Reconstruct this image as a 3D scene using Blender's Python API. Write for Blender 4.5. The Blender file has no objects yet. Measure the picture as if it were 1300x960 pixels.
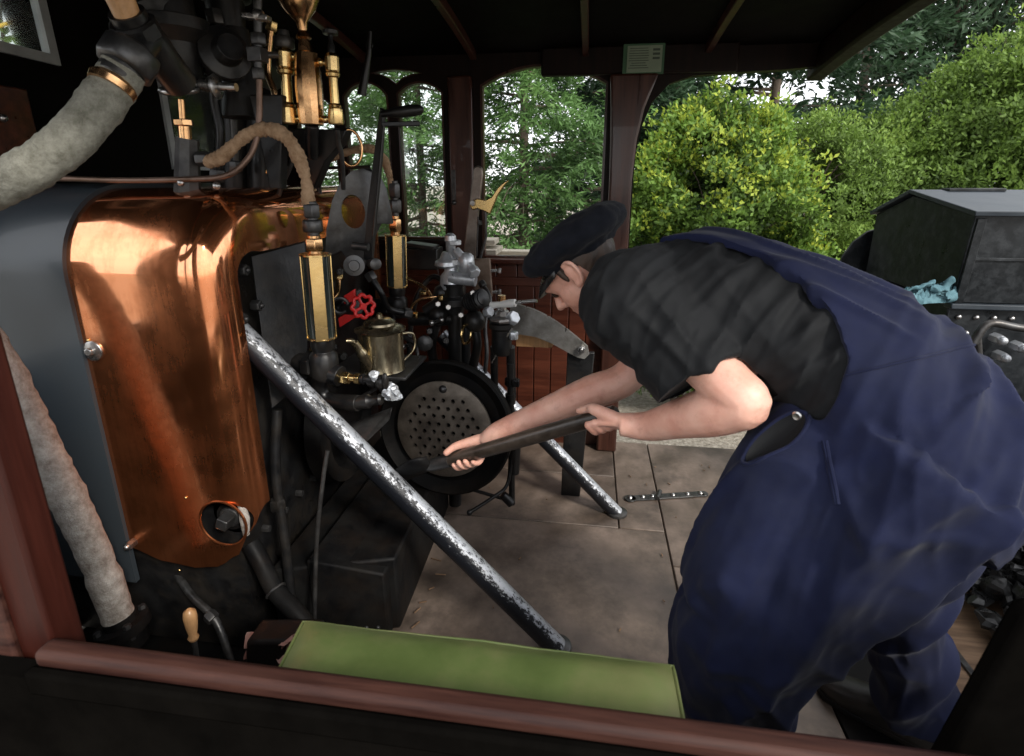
import bpy, bmesh, math, random
from mathutils import Vector, Matrix, noise
random.seed(7)
V = Vector
PI = math.pi
col = bpy.context.scene.collection

# ---------------------------------------------------------------- camera numbers
FPX = 690.0; TILT = math.radians(16.5); YAW = math.radians(8.0); EYE = 1.55

def P(u, v, X=None, Y=None, Z=None):
    """world point where the sight line of photo pixel (u, v) meets a plane of the engine's own axes"""
    x = (u - 650) / FPX; y = -(v - 435) / FPX
    d = V((x, math.cos(TILT) + y * math.sin(TILT), -math.sin(TILT) + y * math.cos(TILT)))
    c, s = math.cos(YAW), math.sin(YAW)
    d = V((d.x * c - d.y * s, d.x * s + d.y * c, d.z))
    if X is not None: t = X / d.x
    elif Y is not None: t = Y / d.y
    else: t = (Z - EYE) / d.z
    return V((d.x * t, d.y * t, EYE + d.z * t))

# ---------------------------------------------------------------- mesh builder
def frame(axis, ref=None):
    a = V(axis).normalized()
    r = V(ref) if ref is not None else (V((0, 0, 1)) if abs(a.z) < 0.9 else V((1, 0, 0)))
    x = (r - a * r.dot(a)).normalized(); y = a.cross(x)
    return x, y, a

class MB:
    def __init__(s): s.v = []; s.f = []; s.c = None
    def add(s, vs, fs):
        n = len(s.v); s.v += [V(p) for p in vs]; s.f += [[n + i for i in f] for f in fs]; return s
    def box(s, c, size, rot=None):
        x, y, z = [k / 2 for k in size]; c = V(c)
        vs = [V((i * x, j * y, k * z)) for i in (-1, 1) for j in (-1, 1) for k in (-1, 1)]
        if rot is not None: vs = [rot @ p for p in vs]
        return s.add([c + p for p in vs], [[0,1,3,2],[4,6,7,5],[0,4,5,1],[2,3,7,6],[0,2,6,4],[1,5,7,3]])
    def bar(s, a, b, w, h, ref=(0, 0, 1)):
        """rectangular bar from a to b; w across, h along ref"""
        a = V(a); b = V(b); x, y, z = frame(b - a, ref)
        vs = []
        for p in (a, b):
            for (i, j) in ((-1,-1),(1,-1),(1,1),(-1,1)): vs.append(p + x * (j * h / 2) + y * (i * w / 2))
        return s.add(vs, [[3,2,1,0],[4,5,6,7],[0,1,5,4],[1,2,6,5],[2,3,7,6],[3,0,4,7]])
    def rings(s, rings, cap=True, closed=False):
        n = len(rings[0]); base = len(s.v)
        for r in rings: s.v += [V(p) for p in r]
        m = len(rings)
        for i in range(m if closed else m - 1):
            A = base + i * n; B = base + ((i + 1) % m) * n
            for j in range(n): s.f.append([A + j, A + (j + 1) % n, B + (j + 1) % n, B + j])
        if cap and not closed:
            s.f.append([base + j for j in reversed(range(n))]); s.f.append([base + (m - 1) * n + j for j in range(n)])
        return s
    def tube(s, pts, r, n=16, cap=True, closed=False):
        pts = [V(p) for p in pts]; m = len(pts)
        if not hasattr(r, '__len__'): r = [r] * m
        ref = None; R = []
        for i in range(m):
            t = (pts[(i + 1) % m] - pts[i - 1]) if closed else (pts[min(i + 1, m - 1)] - pts[max(i - 1, 0)])
            if t.length < 1e-9: t = V((0, 0, 1))
            x, y, z = frame(t, ref if ref is not None and abs(ref.normalized().dot(t.normalized())) < .99 else None); ref = x
            R.append([pts[i] + (x * math.cos(2 * PI * k / n) + y * math.sin(2 * PI * k / n)) * r[i] for k in range(n)])
        return s.rings(R, cap, closed)
    def lathe(s, o, axis, prof, n=24, cap=True, ref=None):
        """prof: list of (distance along axis, radius)"""
        o = V(o); x, y, z = frame(axis, ref)
        return s.rings([[o + z * h + (x * math.cos(2 * PI * k / n) + y * math.sin(2 * PI * k / n)) * max(r, 1e-5) for k in range(n)] for h, r in prof], cap)
    def cyl(s, a, b, r, n=20): return s.tube([a, b], r, n)
    def hexn(s, c, axis, r, h, n=6):
        return s.lathe(V(c) - V(axis).normalized() * h / 2, axis, [(0, r * .88), (h * .14, r), (h * .86, r), (h, r * .88)], n)
    def ball(s, c, r, n=16, m=10):
        c = V(c); rr = r if hasattr(r, '__len__') else (r, r, r)
        return s.rings([[c + V((rr[0] * math.sin(PI * i / m + 1e-4) * math.cos(2 * PI * k / n), rr[1] * math.sin(PI * i / m + 1e-4) * math.sin(2 * PI * k / n), -rr[2] * math.cos(PI * i / m))) for k in range(n)] for i in range(m + 1)], True)
    def ring(s, c, axis, R, r, n=32, m=10, ex=None, ey=None):
        x, y, z = frame(axis, ex); c = V(c)
        return s.tube([c + (x * math.cos(2 * PI * k / n) + y * math.sin(2 * PI * k / n)) * R for k in range(n)], r, m, closed=True)
    def prism(s, poly, d, tri=False):
        """poly: list of 3-D points, extruded by vector d"""
        n = len(poly); d = V(d); vs = [V(p) for p in poly] + [V(p) + d for p in poly]
        return s.add(vs, [list(range(n))[::-1], [n + i for i in range(n)]] + [[i, (i + 1) % n, n + (i + 1) % n, n + i] for i in range(n)])
    def grid(s, rows):
        n = len(rows[0]); b = len(s.v)
        for r in rows: s.v += [V(p) for p in r]
        for i in range(len(rows) - 1):
            for j in range(n - 1): s.f.append([b + i * n + j, b + i * n + j + 1, b + (i + 1) * n + j + 1, b + (i + 1) * n + j])
        return s
    def loft(s, st, n=28, p=2.0):
        """st: (centre, half vector a, half vector b) ; p: superellipse power"""
        R = []
        for c, a, b in st:
            c = V(c); a = V(a); b = V(b); ring = []
            for k in range(n):
                t = 2 * PI * k / n; ct, sn = math.cos(t), math.sin(t)
                ring.append(c + a * (math.copysign(abs(ct) ** (2 / p), ct)) + b * (math.copysign(abs(sn) ** (2 / p), sn)))
            R.append(ring)
        return s.rings(R, True)

def base_of(vs):
    lo = V([min(p[i] for p in vs) for i in range(3)]); hi = V([max(p[i] for p in vs) for i in range(3)])
    return V(((lo.x + hi.x) / 2, (lo.y + hi.y) / 2, lo.z))

def finish(me, smooth=40, fixn=True):
    if fixn:
        bm = bmesh.new(); bm.from_mesh(me); bmesh.ops.recalc_face_normals(bm, faces=bm.faces); bm.to_mesh(me); bm.free()
    if smooth:
        me.polygons.foreach_set('use_smooth', [True] * len(me.polygons))
        me.set_sharp_from_angle(angle=math.radians(smooth))
    me.update()

def build(name, mb, mat, parent=None, bevel=0, smooth=40, origin=None, fixn=True, segs=2):
    o0 = origin if origin is not None else base_of(mb.v)
    me = bpy.data.meshes.new(name)
    me.from_pydata([p - o0 for p in mb.v], [], mb.f)
    finish(me, smooth, fixn)
    for m in (mat if isinstance(mat, (list, tuple)) else [mat]): me.materials.append(m)
    o = bpy.data.objects.new(name, me); col.objects.link(o)
    link(o, parent, o0)
    if bevel:
        b = o.modifiers.new('bevel', 'BEVEL'); b.width = bevel; b.segments = segs; b.limit_method = 'ANGLE'; b.angle_limit = math.radians(50); b.use_clamp_overlap = True
    return o

WLOC = {}
def link(o, parent, world):
    WLOC[o] = V(world)
    if parent is not None:
        o.parent = parent; o.location = V(world) - WLOC[parent]
    else: o.location = world

def thing(name, label, cat, loc, group=None, kind=None):
    o = bpy.data.objects.new(name, None); col.objects.link(o); o.empty_display_size = .05
    o.location = loc; WLOC[o] = V(loc)
    tag(o, label, cat, group, kind)
    return o

def tag(o, label=None, cat=None, group=None, kind=None):
    if label: o['label'] = label
    if cat: o['category'] = cat
    if group: o['group'] = group
    if kind: o['kind'] = kind
    return o

def eval_mesh(o, name):
    dg = bpy.context.evaluated_depsgraph_get(); dg.update()
    return bpy.data.meshes.new_from_object(o.evaluated_get(dg))

def remesh(name, mb, mat, parent, voxel, smooth_it=4, disp=None, origin=None, post=None, post_smooth=0):
    me = bpy.data.meshes.new('tmp'); me.from_pydata(mb.v, [], mb.f); finish(me, 0)
    t = bpy.data.objects.new('tmp', me); col.objects.link(t)
    r = t.modifiers.new('r', 'REMESH'); r.mode = 'VOXEL'; r.voxel_size = voxel
    if smooth_it:
        sm = t.modifiers.new('s', 'SMOOTH'); sm.factor = .5; sm.iterations = smooth_it
    m2 = eval_mesh(t, name); bpy.data.objects.remove(t); bpy.data.meshes.remove(me)
    m2.name = name
    if disp:
        m2.update(); nv = [v.normal.copy() for v in m2.vertices]
        for v, n in zip(m2.vertices, nv): v.co = v.co + n * disp(v.co, n)
    if post_smooth:
        bm = bmesh.new(); bm.from_mesh(m2)
        for _ in range(post_smooth): bmesh.ops.smooth_vert(bm, verts=bm.verts, factor=.5, use_axis_x=True, use_axis_y=True, use_axis_z=True)
        bm.to_mesh(m2); bm.free()
    if post: post(m2)
    o0 = origin if origin is not None else base_of([v.co for v in m2.vertices])
    for v in m2.vertices: v.co = v.co - o0
    m2.polygons.foreach_set('use_smooth', [True] * len(m2.polygons)); m2.update()
    m2.materials.clear()
    for m in (mat if isinstance(mat, (list, tuple)) else [mat]): m2.materials.append(m)
    o = bpy.data.objects.new(name, m2); col.objects.link(o); link(o, parent, o0)
    return o

def boolean(o, cut):
    """cut the builder 'cut' out of object o (o sits in world coordinates through WLOC)"""
    w = WLOC[o]
    me = bpy.data.meshes.new('cut'); me.from_pydata([p - w for p in cut.v], [], cut.f); finish(me, 0)
    c = bpy.data.objects.new('cut', me); col.objects.link(c)
    keep = o.parent, o.location.copy(); o.parent = None; o.location = (0, 0, 0)
    b = o.modifiers.new('b', 'BOOLEAN'); b.object = c; b.operation = 'DIFFERENCE'; b.solver = 'EXACT'; b.use_self = True
    m2 = eval_mesh(o, o.name); m2.name = o.name
    o.modifiers.clear(); old = o.data; o.data = m2; bpy.data.meshes.remove(old)
    bpy.data.objects.remove(c); bpy.data.meshes.remove(me)
    o.parent, o.location = keep
    o.data.polygons.foreach_set('use_smooth', [True] * len(o.data.polygons)); o.data.set_sharp_from_angle(angle=math.radians(35))

def spline(pts, n=8):
    """Catmull-Rom through points"""
    pts = [V(p) for p in pts]; out = []
    for i in range(len(pts) - 1):
        p0 = pts[max(i - 1, 0)]; p1 = pts[i]; p2 = pts[i + 1]; p3 = pts[min(i + 2, len(pts) - 1)]
        for k in range(n):
            t = k / n
            out.append(.5 * ((2 * p1) + (p2 - p0) * t + (2 * p0 - 5 * p1 + 4 * p2 - p3) * t * t + (3 * p1 - p0 - 3 * p2 + p3) * t ** 3))
    out.append(pts[-1]); return out

def lerp(a, b, t): return a + (b - a) * t
def interp(tab, x):
    for (x0, y0), (x1, y1) in zip(tab, tab[1:]):
        if x <= x1:
            t = max(0, min(1, (x - x0) / (x1 - x0))); t = t * t * (3 - 2 * t); return y0 + (y1 - y0) * t
    return tab[-1][1]
def fbm(p, sc, oct=3): return noise.fractal(V(p) * sc, 1.0, 2.0, oct)

# ---------------------------------------------------------------- materials
def newmat(name):
    m = bpy.data.materials.new(name); m.use_nodes = True
    nt = m.node_tree; nt.nodes.clear()
    out = nt.nodes.new('ShaderNodeOutputMaterial')
    return m, nt, out
def N(nt, typ, **kw):
    n = nt.nodes.new(typ)
    for k, v in kw.items(): setattr(n, k, v)
    return n
def rgba(c): return (c[0], c[1], c[2], 1)
def setin(n, **kw):
    for k, v in kw.items(): n.inputs[k.replace('_', ' ')].default_value = v

def pmat(name, c1, c2=None, rough=(.4, .6), metal=0.0, scale=8, detail=6, bump=.1, bscale=60, spec=.5, coat=0, stretch=None, dirt=None, dirt_scale=3, dirt_amt=.5, c_lo=.35, c_hi=.65, bdist=.002, sheen=0, fold=None):
    m, nt, out = newmat(name)
    L = nt.links.new
    tc = N(nt, 'ShaderNodeTexCoord'); mp = N(nt, 'ShaderNodeMapping')
    L(tc.outputs['Object'], mp.inputs[0])
    if stretch: mp.inputs['Scale'].default_value = stretch
    n1 = N(nt, 'ShaderNodeTexNoise'); setin(n1, Scale=scale, Detail=detail, Roughness=.62); L(mp.outputs[0], n1.inputs['Vector'])
    cr = N(nt, 'ShaderNodeValToRGB'); cr.color_ramp.elements[0].position = c_lo; cr.color_ramp.elements[1].position = c_hi
    cr.color_ramp.elements[0].color = rgba(c1); cr.color_ramp.elements[1].color = rgba(c2 or c1); L(n1.outputs['Fac'], cr.inputs[0])
    colr = cr.outputs[0]
    if dirt:
        n3 = N(nt, 'ShaderNodeTexNoise'); setin(n3, Scale=dirt_scale, Detail=9, Roughness=.7); L(mp.outputs[0], n3.inputs['Vector'])
        rr = N(nt, 'ShaderNodeValToRGB'); rr.color_ramp.elements[0].position = .45; rr.color_ramp.elements[1].position = .68
        rr.color_ramp.elements[0].color = (0, 0, 0, 1); rr.color_ramp.elements[1].color = (dirt_amt,) * 3 + (1,); L(n3.outputs['Fac'], rr.inputs[0])
        mx = N(nt, 'ShaderNodeMix', data_type='RGBA'); L(rr.outputs[0], mx.inputs['Factor']); L(colr, mx.inputs[6]); mx.inputs[7].default_value = rgba(dirt)
        colr = mx.outputs[2]
    b = N(nt, 'ShaderNodeBsdfPrincipled'); L(colr, b.inputs['Base Color'])
    b.inputs['Metallic'].default_value = metal; b.inputs['Specular IOR Level'].default_value = spec; b.inputs['Coat Weight'].default_value = coat
    if sheen: b.inputs['Sheen Weight'].default_value = sheen; b.inputs['Sheen Roughness'].default_value = .5
    n2 = N(nt, 'ShaderNodeTexNoise'); setin(n2, Scale=bscale, Detail=4, Roughness=.6); L(mp.outputs[0], n2.inputs['Vector'])
    mr = N(nt, 'ShaderNodeMapRange'); mr.inputs['From Min'].default_value = .3; mr.inputs['From Max'].default_value = .7
    mr.inputs['To Min'].default_value = rough[0]; mr.inputs['To Max'].default_value = rough[1]; L(n1.outputs['Fac'], mr.inputs['Value']); L(mr.outputs[0], b.inputs['Roughness'])
    if bump:
        bp = N(nt, 'ShaderNodeBump'); setin(bp, Strength=bump, Distance=bdist); L(n2.outputs['Fac'], bp.inputs['Height']); L(bp.outputs[0], b.inputs['Normal'])
        if fold:                                              # creases of worn cloth
            mf_ = N(nt, 'ShaderNodeMapping'); mf_.inputs['Rotation'].default_value = fold[0]; mf_.inputs['Scale'].default_value = fold[1]; L(tc.outputs['Object'], mf_.inputs[0])
            nf = N(nt, 'ShaderNodeTexNoise', noise_type='RIDGED_MULTIFRACTAL'); setin(nf, Scale=fold[2], Detail=3, Roughness=.5, Distortion=.6); L(mf_.outputs[0], nf.inputs['Vector'])
            bf = N(nt, 'ShaderNodeBump'); setin(bf, Strength=fold[3], Distance=fold[4]); L(nf.outputs['Fac'], bf.inputs['Height']); L(bf.outputs[0], bp.inputs['Normal'])
    L(b.outputs[0], out.inputs[0])
    return m

def wood(name, c1, c2, rough=(.25, .45), axis='X', scale=1.0, coat=.3, spec=.4):
    st = {'X': (1.5, 22, 22), 'Y': (22, 1.5, 22), 'Z': (22, 22, 1.5)}[axis]
    return pmat(name, c1, c2, rough=rough, scale=1.6 * scale, detail=8, bump=.12, bscale=4, stretch=st, coat=coat, spec=spec, dirt=tuple(k * .35 for k in c1), dirt_scale=.9, dirt_amt=.6)

M = {}
M['copper'] = None
def copper():
    m, nt, out = newmat('copper'); L = nt.links.new
    tc = N(nt, 'ShaderNodeTexCoord')
    n1 = N(nt, 'ShaderNodeTexNoise'); setin(n1, Scale=5, Detail=8, Roughness=.65); L(tc.outputs['Object'], n1.inputs['Vector'])
    mp = N(nt, 'ShaderNodeMapping'); mp.inputs['Scale'].default_value = (30, 30, 2.5); L(tc.outputs['Object'], mp.inputs[0])
    n2 = N(nt, 'ShaderNodeTexNoise'); setin(n2, Scale=2, Detail=6, Roughness=.7); L(mp.outputs[0], n2.inputs['Vector'])
    cr = N(nt, 'ShaderNodeValToRGB'); e = cr.color_ramp.elements
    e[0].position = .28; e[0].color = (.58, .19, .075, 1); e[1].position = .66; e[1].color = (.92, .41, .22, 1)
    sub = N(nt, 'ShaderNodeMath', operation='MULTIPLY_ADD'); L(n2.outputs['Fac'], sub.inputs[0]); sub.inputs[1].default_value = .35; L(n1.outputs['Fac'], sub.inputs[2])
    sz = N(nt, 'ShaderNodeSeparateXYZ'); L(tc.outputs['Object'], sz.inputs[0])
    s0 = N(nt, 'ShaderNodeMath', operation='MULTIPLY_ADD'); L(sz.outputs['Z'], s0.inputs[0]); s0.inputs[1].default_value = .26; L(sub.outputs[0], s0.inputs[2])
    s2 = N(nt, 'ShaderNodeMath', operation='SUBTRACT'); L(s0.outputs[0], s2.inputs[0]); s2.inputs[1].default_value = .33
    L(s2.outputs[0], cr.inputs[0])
    b = N(nt, 'ShaderNodeBsdfPrincipled'); L(cr.outputs[0], b.inputs['Base Color']); b.inputs['Metallic'].default_value = 1
    mr = N(nt, 'ShaderNodeMapRange'); setin(mr, From_Min=.3, From_Max=.7, To_Min=.24, To_Max=.05); L(s2.outputs[0], mr.inputs['Value']); L(mr.outputs[0], b.inputs['Roughness'])
    n3 = N(nt, 'ShaderNodeTexNoise'); setin(n3, Scale=3.5, Detail=1); L(tc.outputs['Object'], n3.inputs['Vector'])
    bp = N(nt, 'ShaderNodeBump'); setin(bp, Strength=.35, Distance=.008); L(n3.outputs['Fac'], bp.inputs['Height'])
    bp2 = N(nt, 'ShaderNodeBump'); setin(bp2, Strength=.05, Distance=.001); L(n2.outputs['Fac'], bp2.inputs['Height']); L(bp.outputs[0], bp2.inputs['Normal'])
    L(bp2.outputs[0], b.inputs['Normal'])
    # thin tarnish film that scatters light
    df = N(nt, 'ShaderNodeBsdfPrincipled'); setin(df, Roughness=.36); df.inputs['Metallic'].default_value = .92; df.inputs['Base Color'].default_value = (.78, .26, .10, 1); L(bp2.outputs[0], df.inputs['Normal'])
    tr = N(nt, 'ShaderNodeMapRange'); setin(tr, From_Min=.33, From_Max=.66, To_Min=.40, To_Max=.14); L(s2.outputs[0], tr.inputs['Value'])
    mxs = N(nt, 'ShaderNodeMixShader'); L(tr.outputs[0], mxs.inputs[0]); L(b.outputs[0], mxs.inputs[1]); L(df.outputs[0], mxs.inputs[2]); L(mxs.outputs[0], out.inputs[0])
    return m
M['copper'] = copper()
M['grey_paint'] = pmat('grey_paint', (.030, .038, .046), (.045, .055, .064), rough=(.3, .4), scale=2, bump=.04, bscale=8, coat=.12, spec=.35, dirt=(.03, .032, .034), dirt_scale=4, dirt_amt=.3)
M['black'] = pmat('black_paint', (.004, .004, .0045), (.011, .011, .0115), rough=(.25, .5), scale=12, bump=.35, bscale=90, dirt=(.03, .024, .018), dirt_scale=9, dirt_amt=.6, spec=.35)
M['dull_black'] = pmat('dull_black', (.0035, .0035, .004), (.009, .0088, .0085), rough=(.45, .7), scale=9, bump=.5, bscale=45, dirt=(.018, .012, .008), dirt_scale=7, dirt_amt=.5, spec=.12)
M['roof_black'] = pmat('roof_black', (.003, .0024, .002), (.006, .0046, .0038), rough=(.5, .75), scale=5, bump=.2, bscale=40, spec=.05)
M['matt_black'] = pmat('matt_black', (.002, .0018, .0016), (.004, .0035, .003), rough=(.9, 1), scale=6, bump=.2, bscale=40, spec=.0)
M['iron'] = pmat('iron', (.05, .05, .052), (.11, .108, .105), rough=(.3, .5), metal=.7, scale=14, bump=.3, bscale=80, dirt=(.03, .022, .016), dirt_scale=12, dirt_amt=.7)
M['steel'] = pmat('steel', (.38, .37, .36), (.55, .54, .53), rough=(.2, .4), metal=.95, scale=14, bump=.2, bscale=90, dirt=(.10, .085, .07), dirt_scale=11, dirt_amt=.7)
M['silver'] = pmat('silver', (.45, .47, .5), (.62, .64, .66), rough=(.25, .45), metal=.55, scale=16, bump=.3, bscale=70, dirt=(.08, .08, .08), dirt_scale=12, dirt_amt=.6)
M['brass'] = pmat('brass', (.66, .45, .18), (.80, .58, .27), rough=(.2, .32), metal=1, scale=14, bump=.08, bscale=80, dirt=(.30, .18, .07), dirt_scale=7, dirt_amt=.7)
M['brass_copper'] = pmat('brass_copper', (.64, .34, .15), (.85, .54, .28), rough=(.18, .32), metal=1, scale=9, bump=.12, bscale=60, dirt=(.2, .08, .03), dirt_scale=8, dirt_amt=.7)
M['dirty_tin'] = pmat('dirty_tin', (.36, .29, .17), (.55, .48, .34), rough=(.18, .38), metal=.95, scale=14, bump=.25, bscale=50, stretch=(1, 1, .35), dirt=(.035, .025, .014), dirt_scale=11, dirt_amt=.9)
M['red'] = pmat('red_paint', (.5, .012, .012), (.62, .02, .016), rough=(.3, .45), scale=20, bump=.2, bscale=80, dirt=(.08, .012, .01), dirt_scale=14, dirt_amt=.7)
def lagging(name, c1, c2):
    m, nt, out = newmat(name); L = nt.links.new
    tc = N(nt, 'ShaderNodeTexCoord')
    n1 = N(nt, 'ShaderNodeTexNoise'); setin(n1, Scale=34, Detail=9, Roughness=.75); L(tc.outputs['Object'], n1.inputs['Vector'])
    cr = N(nt, 'ShaderNodeValToRGB'); cr.color_ramp.elements[0].position = .32; cr.color_ramp.elements[1].position = .68
    cr.color_ramp.elements[0].color = rgba(c1); cr.color_ramp.elements[1].color = rgba(c2); L(n1.outputs['Fac'], cr.inputs[0])
    b = N(nt, 'ShaderNodeBsdfPrincipled'); L(cr.outputs[0], b.inputs['Base Color']); setin(b, Roughness=.9); b.inputs['Specular IOR Level'].default_value = .15
    n2 = N(nt, 'ShaderNodeTexNoise'); setin(n2, Scale=110, Detail=5, Roughness=.75); L(tc.outputs['Object'], n2.inputs['Vector'])
    bp = N(nt, 'ShaderNodeBump'); setin(bp, Strength=.9, Distance=.006); L(n2.outputs['Fac'], bp.inputs['Height']); L(bp.outputs[0], b.inputs['Normal'])
    L(b.outputs[0], out.inputs[0]); return m
M['lag_grey'] = lagging('lagging_grey', (.12, .115, .09), (.33, .325, .275))
M['lag_white'] = lagging('lagging_white', (.20, .165, .135), (.52, .49, .45))
M['lag_tan'] = lagging('lagging_tan', (.22, .13, .07), (.48, .33, .21))
M['mahogany'] = wood('mahogany', (.045, .011, .006), (.10, .027, .013), axis='X', coat=.12)
M['mahogany_v'] = wood('mahogany_v', (.035, .012, .008), (.075, .027, .017), axis='Z', coat=.15)
M['mahogany_dark'] = wood('mahogany_dark', (.006, .003, .002), (.014, .006, .004), axis='Z', rough=(.4, .6), coat=.0, spec=.15)
M['post_red'] = wood('post_red', (.020, .0035, .0018), (.042, .008, .004), axis='Z', rough=(.45, .65), coat=.0, spec=.2)
M['rail_wood'] = wood('rail_wood', (.014, .004, .003), (.062, .024, .016), axis='X', rough=(.5, .7), coat=.0, spec=.2)
M['light_wood'] = wood('light_wood', (.42, .22, .09), (.56, .32, .15), axis='Z', rough=(.35, .5))
M['pale_board'] = wood('pale_board', (.42, .37, .29), (.62, .56, .46), axis='X', rough=(.6, .8), coat=0)
M['plank_floor'] = wood('plank_floor', (.12, .07, .04), (.24, .15, .09), axis='X', rough=(.6, .8), coat=0)
M['floor_steel'] = pmat('floor_steel', (.085, .063, .048), (.225, .170, .135), rough=(.36, .6), metal=.0, scale=4, detail=10, bump=.25, bscale=70, dirt=(.035, .026, .02), dirt_scale=2.6, dirt_amt=.85, spec=.5)
M['gauge_black'] = pmat('gauge_glass_black', (.02, .026, .024), (.035, .045, .04), rough=(.05, .12), scale=8, bump=0, spec=.7)
M['green_vinyl'] = pmat('green_vinyl', (.056, .080, .022), (.088, .116, .035), rough=(.38, .52), scale=6, bump=.25, bscale=220, dirt=(.12, .12, .05), dirt_scale=5, dirt_amt=.8, bdist=.001, fold=((0, 0, .2), (1, 2.5, 1), 5.0, .15, .012))
M['white_trim'] = pmat('white_trim', (.6, .6, .58), (.72, .71, .69), rough=(.4, .6), scale=10, bump=.1)
M['grey_trim'] = pmat('grey_trim', (.3, .31, .31), (.42, .43, .43), rough=(.4, .6), scale=10, bump=.1)
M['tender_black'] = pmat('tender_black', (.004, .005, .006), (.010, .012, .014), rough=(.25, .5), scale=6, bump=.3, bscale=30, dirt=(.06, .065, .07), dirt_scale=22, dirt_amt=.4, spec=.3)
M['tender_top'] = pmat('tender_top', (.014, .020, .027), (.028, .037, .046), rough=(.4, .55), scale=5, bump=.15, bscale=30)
M['coal'] = pmat('coal', (.006, .006, .006), (.02, .02, .02), rough=(.15, .5), scale=25, bump=.6, bscale=60)
M['cyan_rag'] = pmat('cyan_rag', (.045, .115, .140), (.095, .19, .22), rough=(.8, .9), scale=30, bump=.4, bscale=200, fold=((0, 0, .5), (1, 2, 1), 12, 1.0, .03))
M['denim'] = pmat('navy_cotton', (.0052, .0072, .0235), (.0098, .0130, .039), rough=(.75, .9), scale=5, bump=.3, bscale=420, spec=.12, dirt=(.017, .020, .038), dirt_scale=4, dirt_amt=.5, bdist=.0008, sheen=.05, fold=((0, .5, .35), (1.0, 3.2, 3.0), 2.2, .8, .05))
M['shirt'] = pmat('black_cotton', (.0042, .0047, .0055), (.0085, .0092, .0105), rough=(.7, .85), scale=6, bump=.3, bscale=420, spec=.2, bdist=.0008, sheen=.02, fold=((0, .9, -.3), (3.2, 1.6, 1.0), 2.6, .9, .05))
M['cap'] = pmat('black_wool', (.004, .005, .008), (.009, .010, .014), rough=(.85, .95), scale=30, bump=.6, bscale=260, spec=.1, bdist=.0015, sheen=.04)
M['visor'] = pmat('visor_leather', (.008, .008, .008), (.014, .014, .014), rough=(.2, .35), scale=20, bump=.1)
M['hair'] = pmat('brown_hair', (.016, .009, .005), (.046, .025, .014), rough=(.5, .7), scale=40, bump=.7, bscale=220, stretch=(1, 1, .2))
M['boot'] = pmat('boot_leather', (.010, .009, .008), (.025, .02, .017), rough=(.4, .6), scale=15, bump=.3, bscale=120)
def skinmat():
    m, nt, out = newmat('skin'); L = nt.links.new
    tc = N(nt, 'ShaderNodeTexCoord')
    n1 = N(nt, 'ShaderNodeTexNoise'); setin(n1, Scale=9, Detail=6, Roughness=.6); L(tc.outputs['Object'], n1.inputs['Vector'])
    cr = N(nt, 'ShaderNodeValToRGB'); cr.color_ramp.elements[0].position = .35; cr.color_ramp.elements[1].position = .68
    cr.color_ramp.elements[0].color = (.58, .275, .20, 1); cr.color_ramp.elements[1].color = (.74, .44, .34, 1); L(n1.outputs['Fac'], cr.inputs[0])
    nd = N(nt, 'ShaderNodeTexNoise'); setin(nd, Scale=26, Detail=8, Roughness=.75); L(tc.outputs['Object'], nd.inputs['Vector'])
    rd = N(nt, 'ShaderNodeMapRange'); setin(rd, From_Min=.52, From_Max=.8, To_Min=0, To_Max=.6); L(nd.outputs['Fac'], rd.inputs['Value'])
    mxd = N(nt, 'ShaderNodeMix', data_type='RGBA'); L(rd.outputs[0], mxd.inputs['Factor']); L(cr.outputs[0], mxd.inputs[6]); mxd.inputs[7].default_value = (.30, .12, .08, 1)
    b = N(nt, 'ShaderNodeBsdfPrincipled'); L(mxd.outputs[2], b.inputs['Base Color']); setin(b, Roughness=.5)
    b.inputs['Subsurface Weight'].default_value = .12; b.inputs['Subsurface Radius'].default_value = (.01, .004, .002); b.inputs['Subsurface Scale'].default_value = .6
    n2 = N(nt, 'ShaderNodeTexNoise'); setin(n2, Scale=330, Detail=3); L(tc.outputs['Object'], n2.inputs['Vector'])
    bp = N(nt, 'ShaderNodeBump'); setin(bp, Strength=.18, Distance=.0008); L(n2.outputs['Fac'], bp.inputs['Height']); L(bp.outputs[0], b.inputs['Normal'])
    L(b.outputs[0], out.inputs[0]); return m
M['skin'] = skinmat()
M['eye'] = pmat('eye', (.02, .014, .01), (.03, .02, .014), rough=(.1, .1), bump=0)
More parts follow.
